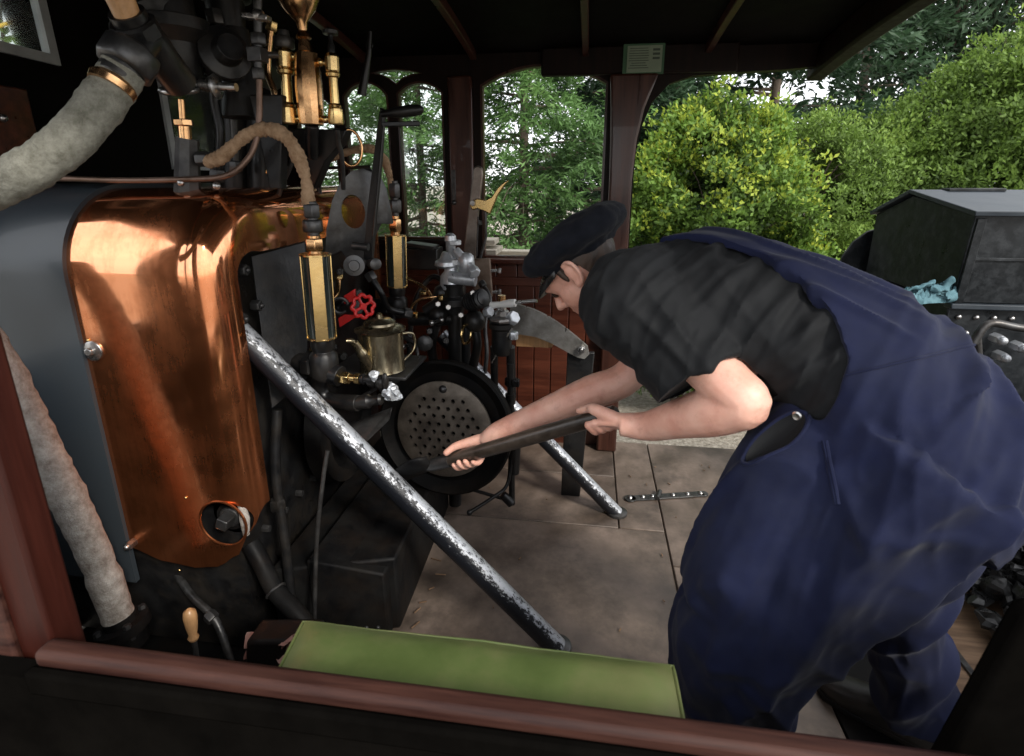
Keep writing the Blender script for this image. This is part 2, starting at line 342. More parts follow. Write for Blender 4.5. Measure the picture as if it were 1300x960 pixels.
def staymat():
    """black paint worn to metal in speckles, with a highlight painted along the top"""
    m, nt, out = newmat('worn_highlight_stay_paint'); L = nt.links.new
    tc = N(nt, 'ShaderNodeTexCoord')
    mpz = N(nt, 'ShaderNodeMapping'); mpz.inputs['Scale'].default_value = (1, 1, .55); L(tc.outputs['Object'], mpz.inputs[0])
    n1 = N(nt, 'ShaderNodeTexNoise'); setin(n1, Scale=85, Detail=9, Roughness=.8); L(mpz.outputs[0], n1.inputs['Vector'])
    n0 = N(nt, 'ShaderNodeTexNoise'); setin(n0, Scale=7, Detail=3); L(tc.outputs['Object'], n0.inputs['Vector'])
    geo = N(nt, 'ShaderNodeNewGeometry'); sx = N(nt, 'ShaderNodeSeparateXYZ'); L(geo.outputs['Normal'], sx.inputs[0])
    ad = N(nt, 'ShaderNodeMath', operation='MULTIPLY_ADD'); L(sx.outputs['Z'], ad.inputs[0]); ad.inputs[1].default_value = .42; L(n1.outputs['Fac'], ad.inputs[2])  # upward faces turned silver, painting the highlight streak into the colour
    a2 = N(nt, 'ShaderNodeMath', operation='MULTIPLY_ADD'); L(n0.outputs['Fac'], a2.inputs[0]); a2.inputs[1].default_value = .3; L(ad.outputs[0], a2.inputs[2])
    rr = N(nt, 'ShaderNodeValToRGB'); rr.color_ramp.elements[0].position = .84; rr.color_ramp.elements[1].position = .90; L(a2.outputs[0], rr.inputs[0])
    p = N(nt, 'ShaderNodeBsdfPrincipled'); setin(p, Roughness=.3); p.inputs['Base Color'].default_value = (.008, .009, .012, 1)
    s = N(nt, 'ShaderNodeBsdfPrincipled'); setin(s, Roughness=.33, Metallic=.55); s.inputs['Base Color'].default_value = (.52, .54, .58, 1)
    bp = N(nt, 'ShaderNodeBump'); setin(bp, Strength=.6, Distance=.003); L(n1.outputs['Fac'], bp.inputs['Height']); L(bp.outputs[0], p.inputs['Normal']); L(bp.outputs[0], s.inputs['Normal'])
    mx = N(nt, 'ShaderNodeMixShader'); L(rr.outputs[0], mx.inputs[0]); L(p.outputs[0], mx.inputs[1]); L(s.outputs[0], mx.inputs[2]); L(mx.outputs[0], out.inputs[0])
    return m
M['stay'] = staymat()
def glassmat():
    m, nt, out = newmat('window_glass'); L = nt.links.new
    t = N(nt, 'ShaderNodeBsdfTransparent'); t.inputs[0].default_value = (.9, .93, .91, 1)
    g = N(nt, 'ShaderNodeBsdfGlossy'); setin(g, Roughness=.03); g.inputs[0].default_value = (1, 1, 1, 1)
    d = N(nt, 'ShaderNodeBsdfDiffuse'); d.inputs[0].default_value = (.55, .58, .55, 1)
    tc = N(nt, 'ShaderNodeTexCoord'); n1 = N(nt, 'ShaderNodeTexNoise'); setin(n1, Scale=6, Detail=6, Roughness=.6); L(tc.outputs['Object'], n1.inputs['Vector'])
    rr = N(nt, 'ShaderNodeMapRange'); setin(rr, From_Min=.45, From_Max=.8, To_Min=.02, To_Max=.2); L(n1.outputs['Fac'], rr.inputs['Value'])
    m1 = N(nt, 'ShaderNodeMixShader'); L(rr.outputs[0], m1.inputs[0]); L(t.outputs[0], m1.inputs[1]); L(d.outputs[0], m1.inputs[2])
    f = N(nt, 'ShaderNodeFresnel'); setin(f, IOR=1.45)
    m2 = N(nt, 'ShaderNodeMixShader'); L(f.outputs[0], m2.inputs[0]); L(m1.outputs[0], m2.inputs[1]); L(g.outputs[0], m2.inputs[2]); L(m2.outputs[0], out.inputs[0])
    return m
M['glass'] = glassmat()
def leafmat(name, dark, light, tip=None, trans=.35):
    """leaf colour from a per-leaf attribute"""
    m, nt, out = newmat(name); L = nt.links.new
    at = N(nt, 'ShaderNodeAttribute', attribute_name='tint')
    cr = N(nt, 'ShaderNodeValToRGB'); e = cr.color_ramp.elements
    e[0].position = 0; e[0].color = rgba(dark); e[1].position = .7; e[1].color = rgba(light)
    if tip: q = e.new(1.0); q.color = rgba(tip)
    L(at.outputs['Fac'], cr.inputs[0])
    d = N(nt, 'ShaderNodeBsdfPrincipled'); L(cr.outputs[0], d.inputs['Base Color']); setin(d, Roughness=.55); d.inputs['Specular IOR Level'].default_value = .3
    t = N(nt, 'ShaderNodeBsdfTranslucent'); L(cr.outputs[0], t.inputs[0])
    mx = N(nt, 'ShaderNodeMixShader'); mx.inputs[0].default_value = trans; L(d.outputs[0], mx.inputs[1]); L(t.outputs[0], mx.inputs[2]); L(mx.outputs[0], out.inputs[0])
    return m
M['leaf_conifer'] = leafmat('leaf_conifer', (.018, .040, .014), (.135, .255, .075), (.21, .34, .11))
M['leaf_cypress'] = leafmat('leaf_cypress', (.012, .026, .013), (.050, .098, .046), (.085, .14, .065))
M['leaf_bush'] = leafmat('leaf_bush', (.016, .036, .008), (.17, .29, .045), (.42, .48, .06))
M['leaf_hedge'] = leafmat('leaf_hedge', (.022, .046, .010), (.19, .30, .055), (.32, .40, .08))
M['bark'] = pmat('bark', (.05, .035, .025), (.12, .09, .065), rough=(.8, .95), scale=10, bump=.8, bscale=30, stretch=(1, 1, .2), bdist=.01)
M['gravel'] = pmat('gravel', (.20, .17, .13), (.46, .41, .34), rough=(.9, .95), scale=22, detail=10, bump=1, bscale=25, bdist=.03)
M['paper'] = pmat('paper', (.17, .22, .15), (.24, .29, .20), rough=(.5, .6), scale=5, bump=.05)
M['paper_ink'] = pmat('paper_ink', (.04, .06, .04), (.06, .08, .055), rough=(.5, .6), scale=5, bump=0)
M['paper_green'] = pmat('paper_green', (.03, .09, .04), (.045, .12, .055), rough=(.5, .6), scale=5, bump=0)
M['yellow'] = pmat('yellow_cable', (.65, .42, .05), (.7, .48, .08), rough=(.4, .5), bump=0)
# ================================================================ camera, light, sky
sc = bpy.context.scene
cam = bpy.data.cameras.new('camera'); co = bpy.data.objects.new('camera', cam); col.objects.link(co); sc.camera = co
cam.sensor_width = 36; cam.lens = 36 * FPX / 1300; cam.shift_y = -45 / 1300; cam.clip_start = .02; cam.clip_end = 2000
cam.dof.use_dof = True; cam.dof.focus_distance = 1.9; cam.dof.aperture_fstop = 5.6
co.location = (0, 0, EYE); co.rotation_euler = (PI / 2 - TILT, 0, YAW)
sc.view_settings.view_transform = 'Standard'; sc.view_settings.look = 'None'; sc.view_settings.exposure = 0
SUN = V((.62, -.62, .62)).normalized()
w = bpy.data.worlds.new('World'); sc.world = w; w.use_nodes = True
nt = w.node_tree; nt.nodes.clear()
wo = nt.nodes.new('ShaderNodeOutputWorld'); bg = nt.nodes.new('ShaderNodeBackground'); sky = nt.nodes.new('ShaderNodeTexSky')
sky.sky_type = 'NISHITA'; sky.sun_disc = False; sky.sun_elevation = math.asin(SUN.z); sky.sun_rotation = math.atan2(SUN.x, SUN.y)
mx = nt.nodes.new('ShaderNodeMix'); mx.data_type = 'RGBA'; mx.inputs['Factor'].default_value = .8
tcw = nt.nodes.new('ShaderNodeTexCoord'); nzw = nt.nodes.new('ShaderNodeTexNoise'); nzw.inputs['Scale'].default_value = 2.5; nzw.inputs['Detail'].default_value = 6
rw = nt.nodes.new('ShaderNodeValToRGB'); rw.color_ramp.elements[0].position = .3; rw.color_ramp.elements[0].color = (12, 12.3, 13, 1); rw.color_ramp.elements[1].position = .7; rw.color_ramp.elements[1].color = (20, 20, 20.2, 1)
nt.links.new(tcw.outputs['Generated'], nzw.inputs['Vector']); nt.links.new(nzw.outputs['Fac'], rw.inputs[0])
nt.links.new(sky.outputs[0], mx.inputs[6]); nt.links.new(rw.outputs[0], mx.inputs[7])
nt.links.new(mx.outputs[2], bg.inputs['Color']); bg.inputs['Strength'].default_value = .15; nt.links.new(bg.outputs[0], wo.inputs[0])
sl = bpy.data.lights.new('sun', 'SUN'); sl.energy = 3.6; sl.angle = math.radians(10); sl.color = (1, .95, .87)
so = bpy.data.objects.new('sun', sl); col.objects.link(so); so.rotation_euler = SUN.to_track_quat('Z', 'Y').to_euler()

# ================================================================ ground
g = MB(); n = 60
rows = []
for i in range(n + 1):
    row = []
    for j in range(n + 1):
        a = (j / n * 2 - 1); b = (i / n * 2 - 1)
        x = math.copysign(abs(a) ** 3 * 300, a); y = math.copysign(abs(b) ** 3 * 300, b) + 3
        row.append((x, y, -1.0 + .05 * fbm((x, y, 0), .4)))
    rows.append(row)
tag(build('platform', MB().box((0, -15.2, -1.2), (80, 31, .6)), pmat('pale_platform', (.20, .18, .15), (.40, .37, .32), rough=(.8, .95), scale=20, bump=.6, bscale=80), origin=V((0, -15, -1))), kind='structure')
tag(build('ground', g.grid(rows), M['gravel'], smooth=80, origin=V((0, 0, -1))), kind='structure')

# ================================================================ cab floor
FLR_Y0, FLR_Y1 = .62, 3.14
fl = tag(build('floor', MB().box((-.33, 1.88, -.045), (2.92, 2.52, .05)), M['floor_steel']), kind='structure')
def plate(x0, x1, y0, y1, z=-.01): return MB().box(((x0 + x1) / 2, (y0 + y1) / 2, z - .004), (x1 - x0 - .006, y1 - y0 - .006, .028))
for r in [(-1.0, .40, FLR_Y0, 2.235), (-1.0, .19, 2.235, 2.70), (.19, .40, 2.235, 3.13), (-1.0, .19, 2.70, 3.13), (.40, .80, FLR_Y0, 2.0), (.40, 1.12, 2.0, 3.13)]:
    build('floor_plate', plate(*r), M['floor_steel'], fl, bevel=.004)
build('floor_plate', plate(.80, 1.12, FLR_Y0, 2.0), M['dull_black'], fl, bevel=.004)  # rear plate coloured black for the shade around the man's legs
build('floor_plate', plate(-1.76, -1.0, FLR_Y0, 3.0), M['dull_black'], fl, bevel=.004)
# strap hinge with bolts, let onto the plates
h = MB()
ca = P(800, 633, Z=.006); cb = P(893, 627, Z=.006)
h.bar(ca, cb, .045, .008); h.lathe(ca - V((0, 0, .004)), (0, 0, 1), [(0, .03), (.008, .03)], 20); h.lathe(cb - V((0, 0, .004)), (0, 0, 1), [(0, .024), (.008, .024)], 20)
hg = build('strap_hinge', h, M['iron'], fl, bevel=.002)
m_ = ca.lerp(cb, .38)
build('hinge_pin', MB().cyl(m_ + V((-.01, -.035, .012)), m_ + V((.012, .035, .012)), .011), M['iron'], hg)
for t in (.0, .17, .3, .58, .78, .96):
    build('rivet', MB().ball(ca.lerp(cb, t) + V((0, 0, .003)), (.013, .013, .012), 12, 8), M['steel'], hg)
# straw scraps and coal crumbs on the floor
rr = random.Random(3); d = MB()
for i in range(34):
    x = rr.uniform(-.6, .9); y = rr.uniform(.8, 2.9); a = rr.uniform(0, PI); l = rr.uniform(.006, .022)
    d.bar((x, y, .0065), (x + l * math.cos(a), y + l * math.sin(a), .0065), .004, .003)
for i in range(22):
    x = rr.uniform(-.75, -.55); y = rr.uniform(1.4, 2.1); a = rr.uniform(0, PI); l = rr.uniform(.02, .05)
    d.bar((x, y, .008), (x + l * math.cos(a), y + l * math.sin(a), .008), .004, .004)
tag(build('floor_debris', d, M['plank_floor'], smooth=0), kind='stuff'); 

# ================================================================ roof
def roofz(y): return 2.27 - .06 * (y - 1.83) ** 2
def arch_slab(x0, x1, dz0, dz1, y0=.5, y1=3.16, n=24):
    mb = MB(); R = []
    for i in range(n + 1):
        y = y0 + (y1 - y0) * i / n; z = roofz(y)
        R.append([(x0, y, z + dz0), (x1, y, z + dz0), (x1, y, z + dz1), (x0, y, z + dz1)])
    return mb.rings(R, True)
rf = thing('cab_roof', 'shallow arched black cab roof seen from below', 'roof', (-.3, 1.83, 2.1))
build('roof_sheet', arch_slab(-1.80, 1.10, 0, .03), M['roof_black'], rf)
for x in (-1.2, -.62, -.055, .53): build('rib', arch_slab(x - .016, x + .016, -.045, -.002, .6, 3.0), M['mahogany_v'], rf, bevel=.004)
build('edge_beam', arch_slab(1.04, 1.12, -.135, -.003), M['mahogany_dark'], rf, bevel=.012)

# ================================================================ far cab side
YW = 3.05; TW = .06
wl = thing('cab_side_wall', 'far cab side of dark varnished timber with arched openings', 'wall', (-.8, YW, 0))
def XZ(u, v, Y=YW): p = P(u, v, Y=Y); return (p.x, p.z)
top = 2.2
zt = 2.065
corner = [XZ(805, 215), XZ(808, 190), XZ(815, 160), XZ(828, 130), XZ(850, 106), XZ(880, 96), XZ(930, 92), XZ(1000, 88), XZ(1040, 84), XZ(1062, 78), XZ(1072, 70)]
poly = [(-1.74, 1.12)] + [(.215, 1.12)] + [(max(a, .215) if i < 3 else a, b) for i, (a, b) in enumerate(corner)] + [(1.12, top), (-1.74, top)]
up = MB().prism([(x, YW, z) for x, z in poly], (0, TW, 0))
upw = build('upper_panel', up, M['mahogany_dark'], wl, smooth=30)
def arch_poly(x0, x1, zs, zk, ztop, n=14):
    """opening: flat sill zs, straight to zk, arc up to ztop"""
    pts = [(x0, zs), (x1, zs)]; hw = (x1 - x0) / 2; rise = ztop - zk
    R = (hw * hw + rise * rise) / (2 * rise); cx = (x0 + x1) / 2; cz = ztop - R; a0 = math.asin(min(1, hw / R))
    for i in range(n + 1):
        a = a0 - 2 * a0 * i / n; pts.append((cx + R * math.sin(a), cz + R * math.cos(a)))
    return pts
def inset(poly, d):
    n = len(poly); out = []
    for i in range(n):
        p0 = V((poly[i - 1][0], poly[i - 1][1], 0)); p = V((poly[i][0], poly[i][1], 0)); p1 = V((poly[(i + 1) % n][0], poly[(i + 1) % n][1], 0))
        e0 = (p - p0).normalized() if (p - p0).length > 1e-6 else V((1, 0, 0)); e1 = (p1 - p).normalized() if (p1 - p).length > 1e-6 else e0
        nn = V((-e0.y - e1.y, e0.x + e1.x, 0)); nn = nn.normalized() if nn.length > 1e-6 else V((-e0.y, e0.x, 0))
        k = 1 / max(.5, nn.dot(V((-e0.y, e0.x, 0)))); q = p + nn * d * k; out.append((q.x, q.y))
    return out
wx0, _ = XZ(611, 200); wx1, _ = XZ(768, 200)
mid = arch_poly(wx0, wx1, 1.135, XZ(611, 108)[1], XZ(690, 81)[1])
lx0, lx1 = XZ(441, 200)[0], XZ(497, 200)[0]; rx0, rx1 = XZ(508, 200)[0], XZ(565, 200)[0]
zs_l = XZ(530, 303)[1]
lan1 = arch_poly(lx0, lx1, zs_l, XZ(470, 122)[1], XZ(470, 103)[1]); lan2 = arch_poly(rx0, rx1, zs_l, XZ(536, 118)[1], XZ(536, 103)[1])
span = [XZ(503, 108), XZ(512, 100), XZ(522, 96), XZ(536, 93), XZ(520, 89), XZ(502, 87), XZ(484, 89), XZ(470, 93), XZ(484, 96), XZ(494, 101)]
lan0 = arch_poly(XZ(380, 200)[0], XZ(430, 200)[0], zs_l, XZ(400, 140)[1], XZ(400, 120)[1])
cut = MB()
for pl in (mid, lan1, lan2, span, lan0): cut.prism([(x, YW - .1, z) for x, z in pl], (0, .3, 0))
boolean(upw, cut)
def framed(name, pl, Y, wd, dp, mat, parent, glass=True, flip=False):
    if flip: pl = pl
    a = pl; b = inset(pl, wd); n = len(a); mb = MB(); R = []
    for i in range(n): R.append([(a[i][0], Y, a[i][1]), (b[i][0], Y, b[i][1]), (b[i][0], Y + dp, b[i][1]), (a[i][0], Y + dp, a[i][1])])
    f = build(name, mb.rings(R, False, closed=True), mat, parent, smooth=30)
    if glass:
        c = inset(pl, wd * .6); build('pane', MB().prism([(x, Y + dp * .4, z) for x, z in c], (0, .003, 0)), M['glass'], f, smooth=0)
    return f
framed('window_frame', mid, YW - .004, .012, .05, M['mahogany_v'], wl, glass=False)
for pl in (lan1, lan2, lan0): framed('window_frame', pl, YW - .004, .010, .05, M['mahogany_v'], wl)
framed('window_frame', span, YW - .004, .006, .05, M['mahogany_v'], wl)
# lower boarding, dado rail, sill, pillars
low = MB()
xs = [-1.74, -1.3, -.86, -.62, -.52, -.40, -.30, -.20, -.10, 0.0, .10, .212]
for a, b in zip(xs, xs[1:]): low.box(((a + b) / 2, YW + .025, .56), (b - a - .004, .03, 1.12))
build('backing', MB().box((-.765, YW + .046, .56), (1.95, .01, 1.12)), M['mahogany_dark'], wl)
build('lower_boarding', low, M['mahogany'], wl, bevel=.004)
build('dado_rail', MB().box((-.76, YW - .012, 1.005), (1.95, .022, .05)), M['mahogany'], wl, bevel=.006)
build('sill', MB().box((-.19, YW - .01, 1.122), (.78, .10, .028)), M['mahogany'], wl, bevel=.006)
build('sill', MB().box((-1.22, YW - .006, zs_l - .016), (1.0, .08, .026)), M['mahogany_dark'], wl, bevel=.006)
px0, px1 = XZ(574, 250)[0], XZ(603, 250)[0]
pl_ = build('pillar', MB().box(((px0 + px1) / 2, YW - .022, 1.05), (px1 - px0, .04, 2.05)), M['mahogany_v'], wl, bevel=.01)
build('lock_plate', MB().box((px0 + .022, YW - .045, 1.53), (.022, .006, .16)).ball((px0 + .022, YW - .052, 1.44), .014), M['iron'], pl_, bevel=.002)
qx0, qx1 = XZ(772, 250)[0], XZ(800, 250)[0]
st = [((qx0 + qx1) / 2, z, (qx1 - qx0)) for z in (0, 1.6)] 
mbp = MB().rings([[(x0, YW - .07, z), (x1, YW - .07, z), (x1, YW + .075, z), (x0, YW + .075, z)] for x0, x1, z in ((qx0, qx1, 0), (qx0, qx1, 1.55), (qx0 - .004, qx1 + .012, 1.75), (qx0 - .01, qx1 + .04, 1.9), (qx0 - .02, qx1 + .1, 2.06))], True)
build('pillar', mbp, M['mahogany_v'], wl, bevel=.012, smooth=30)
# notice on the header
nb = thing('notice', 'small green bordered paper notice on the dark header above the pillar', 'notice', P(815, 95, Y=2.99))
a, b = P(792, 54, Y=2.99), P(842, 94, Y=2.99)
build('sheet', MB().box(((a.x + b.x) / 2, 2.99, (a.z + b.z) / 2), (b.x - a.x, .004, a.z - b.z)), M['paper_green'], nb)
W_, H_ = b.x - a.x, a.z - b.z
build('panel', MB().box(((a.x + b.x) / 2 + .004, 2.9865, (a.z + b.z) / 2 - .004), (W_ * .84, .003, H_ * .82)), M['paper'], nb)
tx = MB(); r2 = random.Random(5)
for i in range(9):
    z = a.z - H_ * (.2 + i * .075); tx.box((a.x + W_ * (.12 + .26), 2.9845, z), (W_ * r2.uniform(.34, .5), .001, H_ * .022))
for i in range(3): tx.box((b.x - W_ * .2, 2.9845, a.z - H_ * (.25 + .13 * i)), (W_ * .17, .001, H_ * .07))
build('printed_lines', tx, M['paper_ink'], nb, smooth=0)
# header rail the notice hangs on
build('header', MB().box((.2, 3.022, 2.125), (.95, .05, .13)), M['mahogany_dark'], wl, bevel=.01)

# ================================================================ near cab side (photographer leans in over it)
nw = thing('cab_side_wall', 'near cab side with red brown corner post and worn timber armrest rail', 'wall', (-.3, .58, 0))
xp = P(126, 865, Y=.60).x
build('post', MB().box((xp - .09, .575, 1.0), (.18, .05, 2.12)), M['post_red'], nw, bevel=.006)
sx = P(46, 865, Y=.555).x
build('moulding', MB().box((sx - .03, .546, .62), (.06, .014, 1.24 - .02)), M['rail_wood'], nw, bevel=.005)
ra, rb = P(120, 815, Z=.9), P(600, 869, Z=.9)
yr = (ra.y + rb.y) / 2
build('rail', MB().box(((xp + .55) / 2, yr - .018, .885), (.55 - xp, .034, .03)), M['rail_wood'], nw, bevel=.009)
build('rail_edge', MB().box(((xp + .55) / 2, yr - .044, .862), (.55 - xp, .018, .04)), M['matt_black'], nw, bevel=.006)
build('lower_panel', MB().box((-.15, yr - .03, .2), (1.45, .03, 1.33)), M['matt_black'], nw)
near = MB().prism([(x, .55, z) for x, z in [(-1.74, -.4), (xp - .17, -.4), (xp - .17, 2.17), (-1.74, 2.17)]], (0, .05, 0))
nearw = build('window_panel', near, M['mahogany_dark'], nw, smooth=30)
cut = MB()
for pl in (arch_poly(-1.62, -1.32, 1.2, 1.93, 2.0), arch_poly(-1.27, -.99, 1.2, 1.93, 2.0)): cut.prism([(x, .45, z) for x, z in pl], (0, .3, 0))
boolean(nearw, cut)
build('valance', MB().box((-.35, .575, 2.11), (2.9, .04, .16)), M['mahogany_dark'], nw, bevel=.006)
# dark cut-out edge of the cab side at lower right
e0, e1 = P(1255, 870, Y=.6), P(1300, 790, Y=.6); dv = (e1 - e0).normalized()
pts = [e0 - dv * .5, e1 + dv * .01, e1 + V((.03, 0, .02)), e1 + V((.5, 0, -.02)), V((1.1, .6, .1)), V((.35, .6, .1))]
build('cutout_sheet', MB().prism(pts, (0, .03, 0)), M['matt_black'], nw, bevel=.008)

# ================================================================ front cab wall with spectacle windows
fw = thing('front_wall', 'black front cab plate behind the boiler with small spectacle window', 'wall', (-1.77, 1.83, 0))
fm = build('plate', MB().prism([(-1.81, 3.06, 0)] + [(-1.81, 3.06 - 2.5 * k / 16, roofz(3.06 - 2.5 * k / 16) + .004) for k in range(17)] + [(-1.81, .56, 0)], (.04, 0, 0)), M['roof_black'], fw)
XF = -1.77
def YZ(u, v): p = P(u, v, X=XF); return (p.y, p.z)
q = [YZ(-60, 52), YZ(74, 84), YZ(50, -20), YZ(-60, -40)]
cut = MB().prism([(XF - .1, y, z) for y, z in q], (.3, 0, 0))
q_reflect = [(.63, .98), (1.27, .98), (1.27, 1.98), (.95, 2.08), (.63, 1.98)]  # unseen opening added so the copper reflects bright sky
cut.prism([(XF - .1, y, z) for y, z in q_reflect], (.3, 0, 0))
q2 = [(2.2, 1.6), (2.72, 1.6), (2.72, 2.1), (2.36, 2.14), (2.2, 2.04)]
cut.prism([(XF - .1, y, z) for y, z in q2], (.3, 0, 0)); boolean(fm, cut)
def spect(q, glazed=True):
    b = inset(q, .03); mb = MB(); R = []
    for i in range(len(q)): R.append([(XF + .012, *q[i]), (XF + .012, *b[i]), (XF - .02, *b[i]), (XF - .02, *q[i])])
    f = build('window_frame', mb.rings(R, False, closed=True), M['grey_trim'], fw, smooth=30)
    if glazed: build('pane', MB().prism([(XF - .006, *p) for p in inset(q, .02)], (.003, 0, 0)), M['glass'], f, smooth=0)
spect(q); spect(q2); spect(q_reflect, False)
a = P(18, 150, X=-1.74)
build('wood_panel', MB().box((-1.745, a.y - .12, a.z - .06), (.02, .36, .30)), M['mahogany'], fw, bevel=.006)
build('knob', MB().ball((-1.725, P(2, 150, X=-1.73).y, P(2, 150, X=-1.73).z), .012), M['steel'], fw)

# pale boards lying on the ledge outside the windows
for i, (x0, x1, y, z, rz) in enumerate([(-1.30, -.55, 3.26, 1.19, .02), (-.70, .15, 3.24, 1.04, -.03), (-.60, .12, 3.36, 1.07, .03), (-.66, .06, 3.46, 1.10, -.01)]):
    o = build('timber_board', MB().box((0, 0, 0), (x1 - x0, .12 if i else .18, .03)), M['pale_board'], bevel=.003)
    o.location = ((x0 + x1) / 2, y, z); o.rotation_euler.z = rz
    tag(o, ['wide pale board on the ledge beyond the twin arched windows', 'pale board nearest the sill beyond the large arched window', 'middle pale board on the ledge beyond the large arched window', 'outermost pale board on the ledge beyond the large arched window'][i], 'board', 'pale boards outside the windows')
lg = thing('outer_ledge', 'narrow timber ledge outside the windows carrying pale boards', 'ledge', (-.6, 3.3, .9))
build('shelf', MB().box((-.6, 3.33, 1.01), (1.6, .42, .03)), M['pale_board'], lg, bevel=.003)
build('shelf', MB().box((-.95, 3.24, 1.155), (.84, .26, .03)), M['pale_board'], lg, bevel=.003)
for x in (-1.33, -.56): build('bracket', MB().bar((x, 3.12, 1.0), (x, 3.12, 1.14), .04, .04), M['mahogany_dark'], lg)
for x in (-1.3, .1): build('bracket', MB().bar((x, 3.12, .75), (x, 3.5, .995), .04, .05), M['mahogany_dark'], lg)
# ================================================================ boiler backhead with copper cladding
bo = thing('boiler', 'polished copper clad boiler backhead with grey band and black end plate', 'boiler', (-1.3, 1.93, 0))
YC = 1.93; HWB = YC - 1.30; ZT = 1.532; RC = .24
def prof(t):
    """t 0..1 : near side bottom (z given by caller) -> corner -> top centre -> mirrored; returns (y,z,ny,nz) for the near half"""
    return None
def profile_pts(zb, nside=14, ncor=14, ntop=10, grow=0.0):
    out = []
    ys = YC - HWB - grow; zt = ZT + grow; r = RC + grow
    for i in range(nside): out.append((ys, lerp(zb, zt - r, i / nside), -1, 0))
    for i in range(ncor):
        a = PI / 2 * i / ncor; out.append((ys + r - r * math.cos(a), zt - r + r * math.sin(a), -math.cos(a), math.sin(a)))
    half = out + [(lerp(ys + r, YC, i / ntop), zt, 0, 1) for i in range(ntop)]
    return half + [(YC, zt, 0, 1)] + [(2 * YC - y, z, -ny, nz) for y, z, ny, nz in reversed(half)]
XB0, XB1, FR = -1.42, -1.075, .09
def zbot(x): return interp([(-1.45, .435), (-1.30, .385), (-1.20, .372), (-1.12, .385), (-1.05, .43), (-1.005, .51), (-.98, .575)], x)
rows = []
stn = [(x, 0.0) for x in (XB0, -1.38, -1.32, -1.26, -1.2, -1.15, -1.12, -1.09)] + [(XB1 + FR * math.sin(a), FR * (1 - math.cos(a))) for a in [PI / 2 * i / 9 for i in range(10)]]
for x, off in stn:
    rows.append([V((x, y - ny * off, z - nz * off)) for y, z, ny, nz in profile_pts(zbot(x))])
nlast = len(rows[-1])
for k, e in ((.4, 0), (1, 0), (1, -.02)):     # rim turning in over the end plate
    pp = profile_pts(zbot(XB1 + FR)); rr_ = []
    for (y, z, ny, nz) in pp:
        w_ = .02 + .075 * max(0, nz) ** 1.5
        off = FR + w_ * k
        rr_.append(V((XB1 + FR + e, y - ny * off, z - nz * off)))
    rows.append(rr_)
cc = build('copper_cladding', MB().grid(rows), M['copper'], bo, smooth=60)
so_ = cc.modifiers.new('s', 'SOLIDIFY'); so_.thickness = .004; so_.offset = -1
hc = P(283, 665, Y=1.30)
boolean(cc, MB().cyl(hc - V((0, .08, 0)), hc + V((0, .06, 0)), .076, 40))
build('hole_rim', MB().ring(hc + V((0, .001, 0)), (0, 1, 0), .0765, .004, 40, 8), M['copper'], bo)
build('washout_recess', MB().lathe(hc + V((0, .07, 0)), (0, -1, 0), [(0, .074), (.02, .066), (.02, .05), (.035, .045), (.035, .03)], 32), M['dull_black'], bo)
pg = MB().lathe(hc + V((0, .05, 0)), (0, -1, 0), [(0, .036), (.02, .034), (.022, .028)], 24)
build('washout_plug', pg.box(hc + V((.004, .014, .004)), (.036, .06, .036), Matrix.Rotation(.35, 3, 'Y')), M['iron'], bo, bevel=.004)
build('lagging_scrap', MB().loft([(hc + V((.05, .03, .05)), V((.012, 0, 0)), V((0, .012, 0))), (hc + V((.06, .02, .01)), V((.016, 0, 0)), V((0, .014, 0))), (hc + V((.05, .03, -.055)), V((.01, 0, 0)), V((0, .01, 0)))], 12), M['lag_white'], bo)
# inner rusty shell below the cladding and grey band
rows = []
for x in (-1.76, -1.70, -1.6, -1.5, -1.43, -1.415): rows.append([V((x, y, z)) for y, z, ny, nz in profile_pts(.30, grow=.012 if x > -1.75 else .0)])
rows.append([V((-1.415, y - ny * .016, z - nz * .016)) for y, z, ny, nz in profile_pts(.30, grow=.012)])
build('cladding_band', MB().grid(rows), M['grey_paint'], bo, smooth=50)
sh = MB()
shp = [(YC - HWB + .05, 0.02), (YC - HWB + .05, ZT - RC), (YC - HWB + .12, ZT - .12), (YC - HWB + RC, ZT - .04), (YC + HWB - RC, ZT - .04), (YC + HWB - .12, ZT - .12), (YC + HWB - .05, ZT - RC), (YC + HWB - .05, .02)]
sh.prism([(-1.76, y, z) for y, z in shp], (.70, 0, 0))
build('end_plate', sh, M['black'], bo)
# rivets and studs of the end plate visible inside the copper rim
XE = -1.01
for u, v in ((308, 343), (306, 405), (326, 388)):
    p = P(u, v, X=-1.02); build('stud', MB().hexn(p, (1, 0, .0), .019, .03).ball(p + V((.016, 0, 0)), .009, 10, 6), M['iron'], bo, bevel=.002)
gs = [(-.99, 1.40, 1.36), (-.99, 1.50, 1.42), (-.80, 1.56, 1.36), (-.80, 1.56, .93), (-.99, 1.42, .90)]
build('side_plate', MB().prism([P(318, 325, X=-1.03), P(388, 306, X=-.94), P(392, 480, X=-.90), P(345, 520, X=-.97), P(335, 450, X=-1.0)], (-.012, .02, 0)), M['black'], bo, bevel=.004)
# clip and bolts on the copper
p = P(117, 446, Y=1.295); cl = MB().lathe(p + V((0, .006, 0)), (0, -1, 0), [(0, .030), (.006, .030), (.009, .022)], 20).hexn(p + V((0, -.008, 0)), (0, 1, 0), .013, .016)
build('cladding_bolt', cl, M['steel'], bo, bevel=.0015)
p = P(166, 691, Y=1.285); build('cladding_bolt', MB().hexn(p, (0, 1, 0), .014, .03).ball(p + V((0, -.016, 0)), .010, 10, 6), M['steel'], bo)
for u, v in ((112, 432), (236, 632), (228, 724)):
    p = P(u, v, Y=1.299); build('cladding_screw', MB().ball(p, .005, 10, 6), M['brass'], bo)
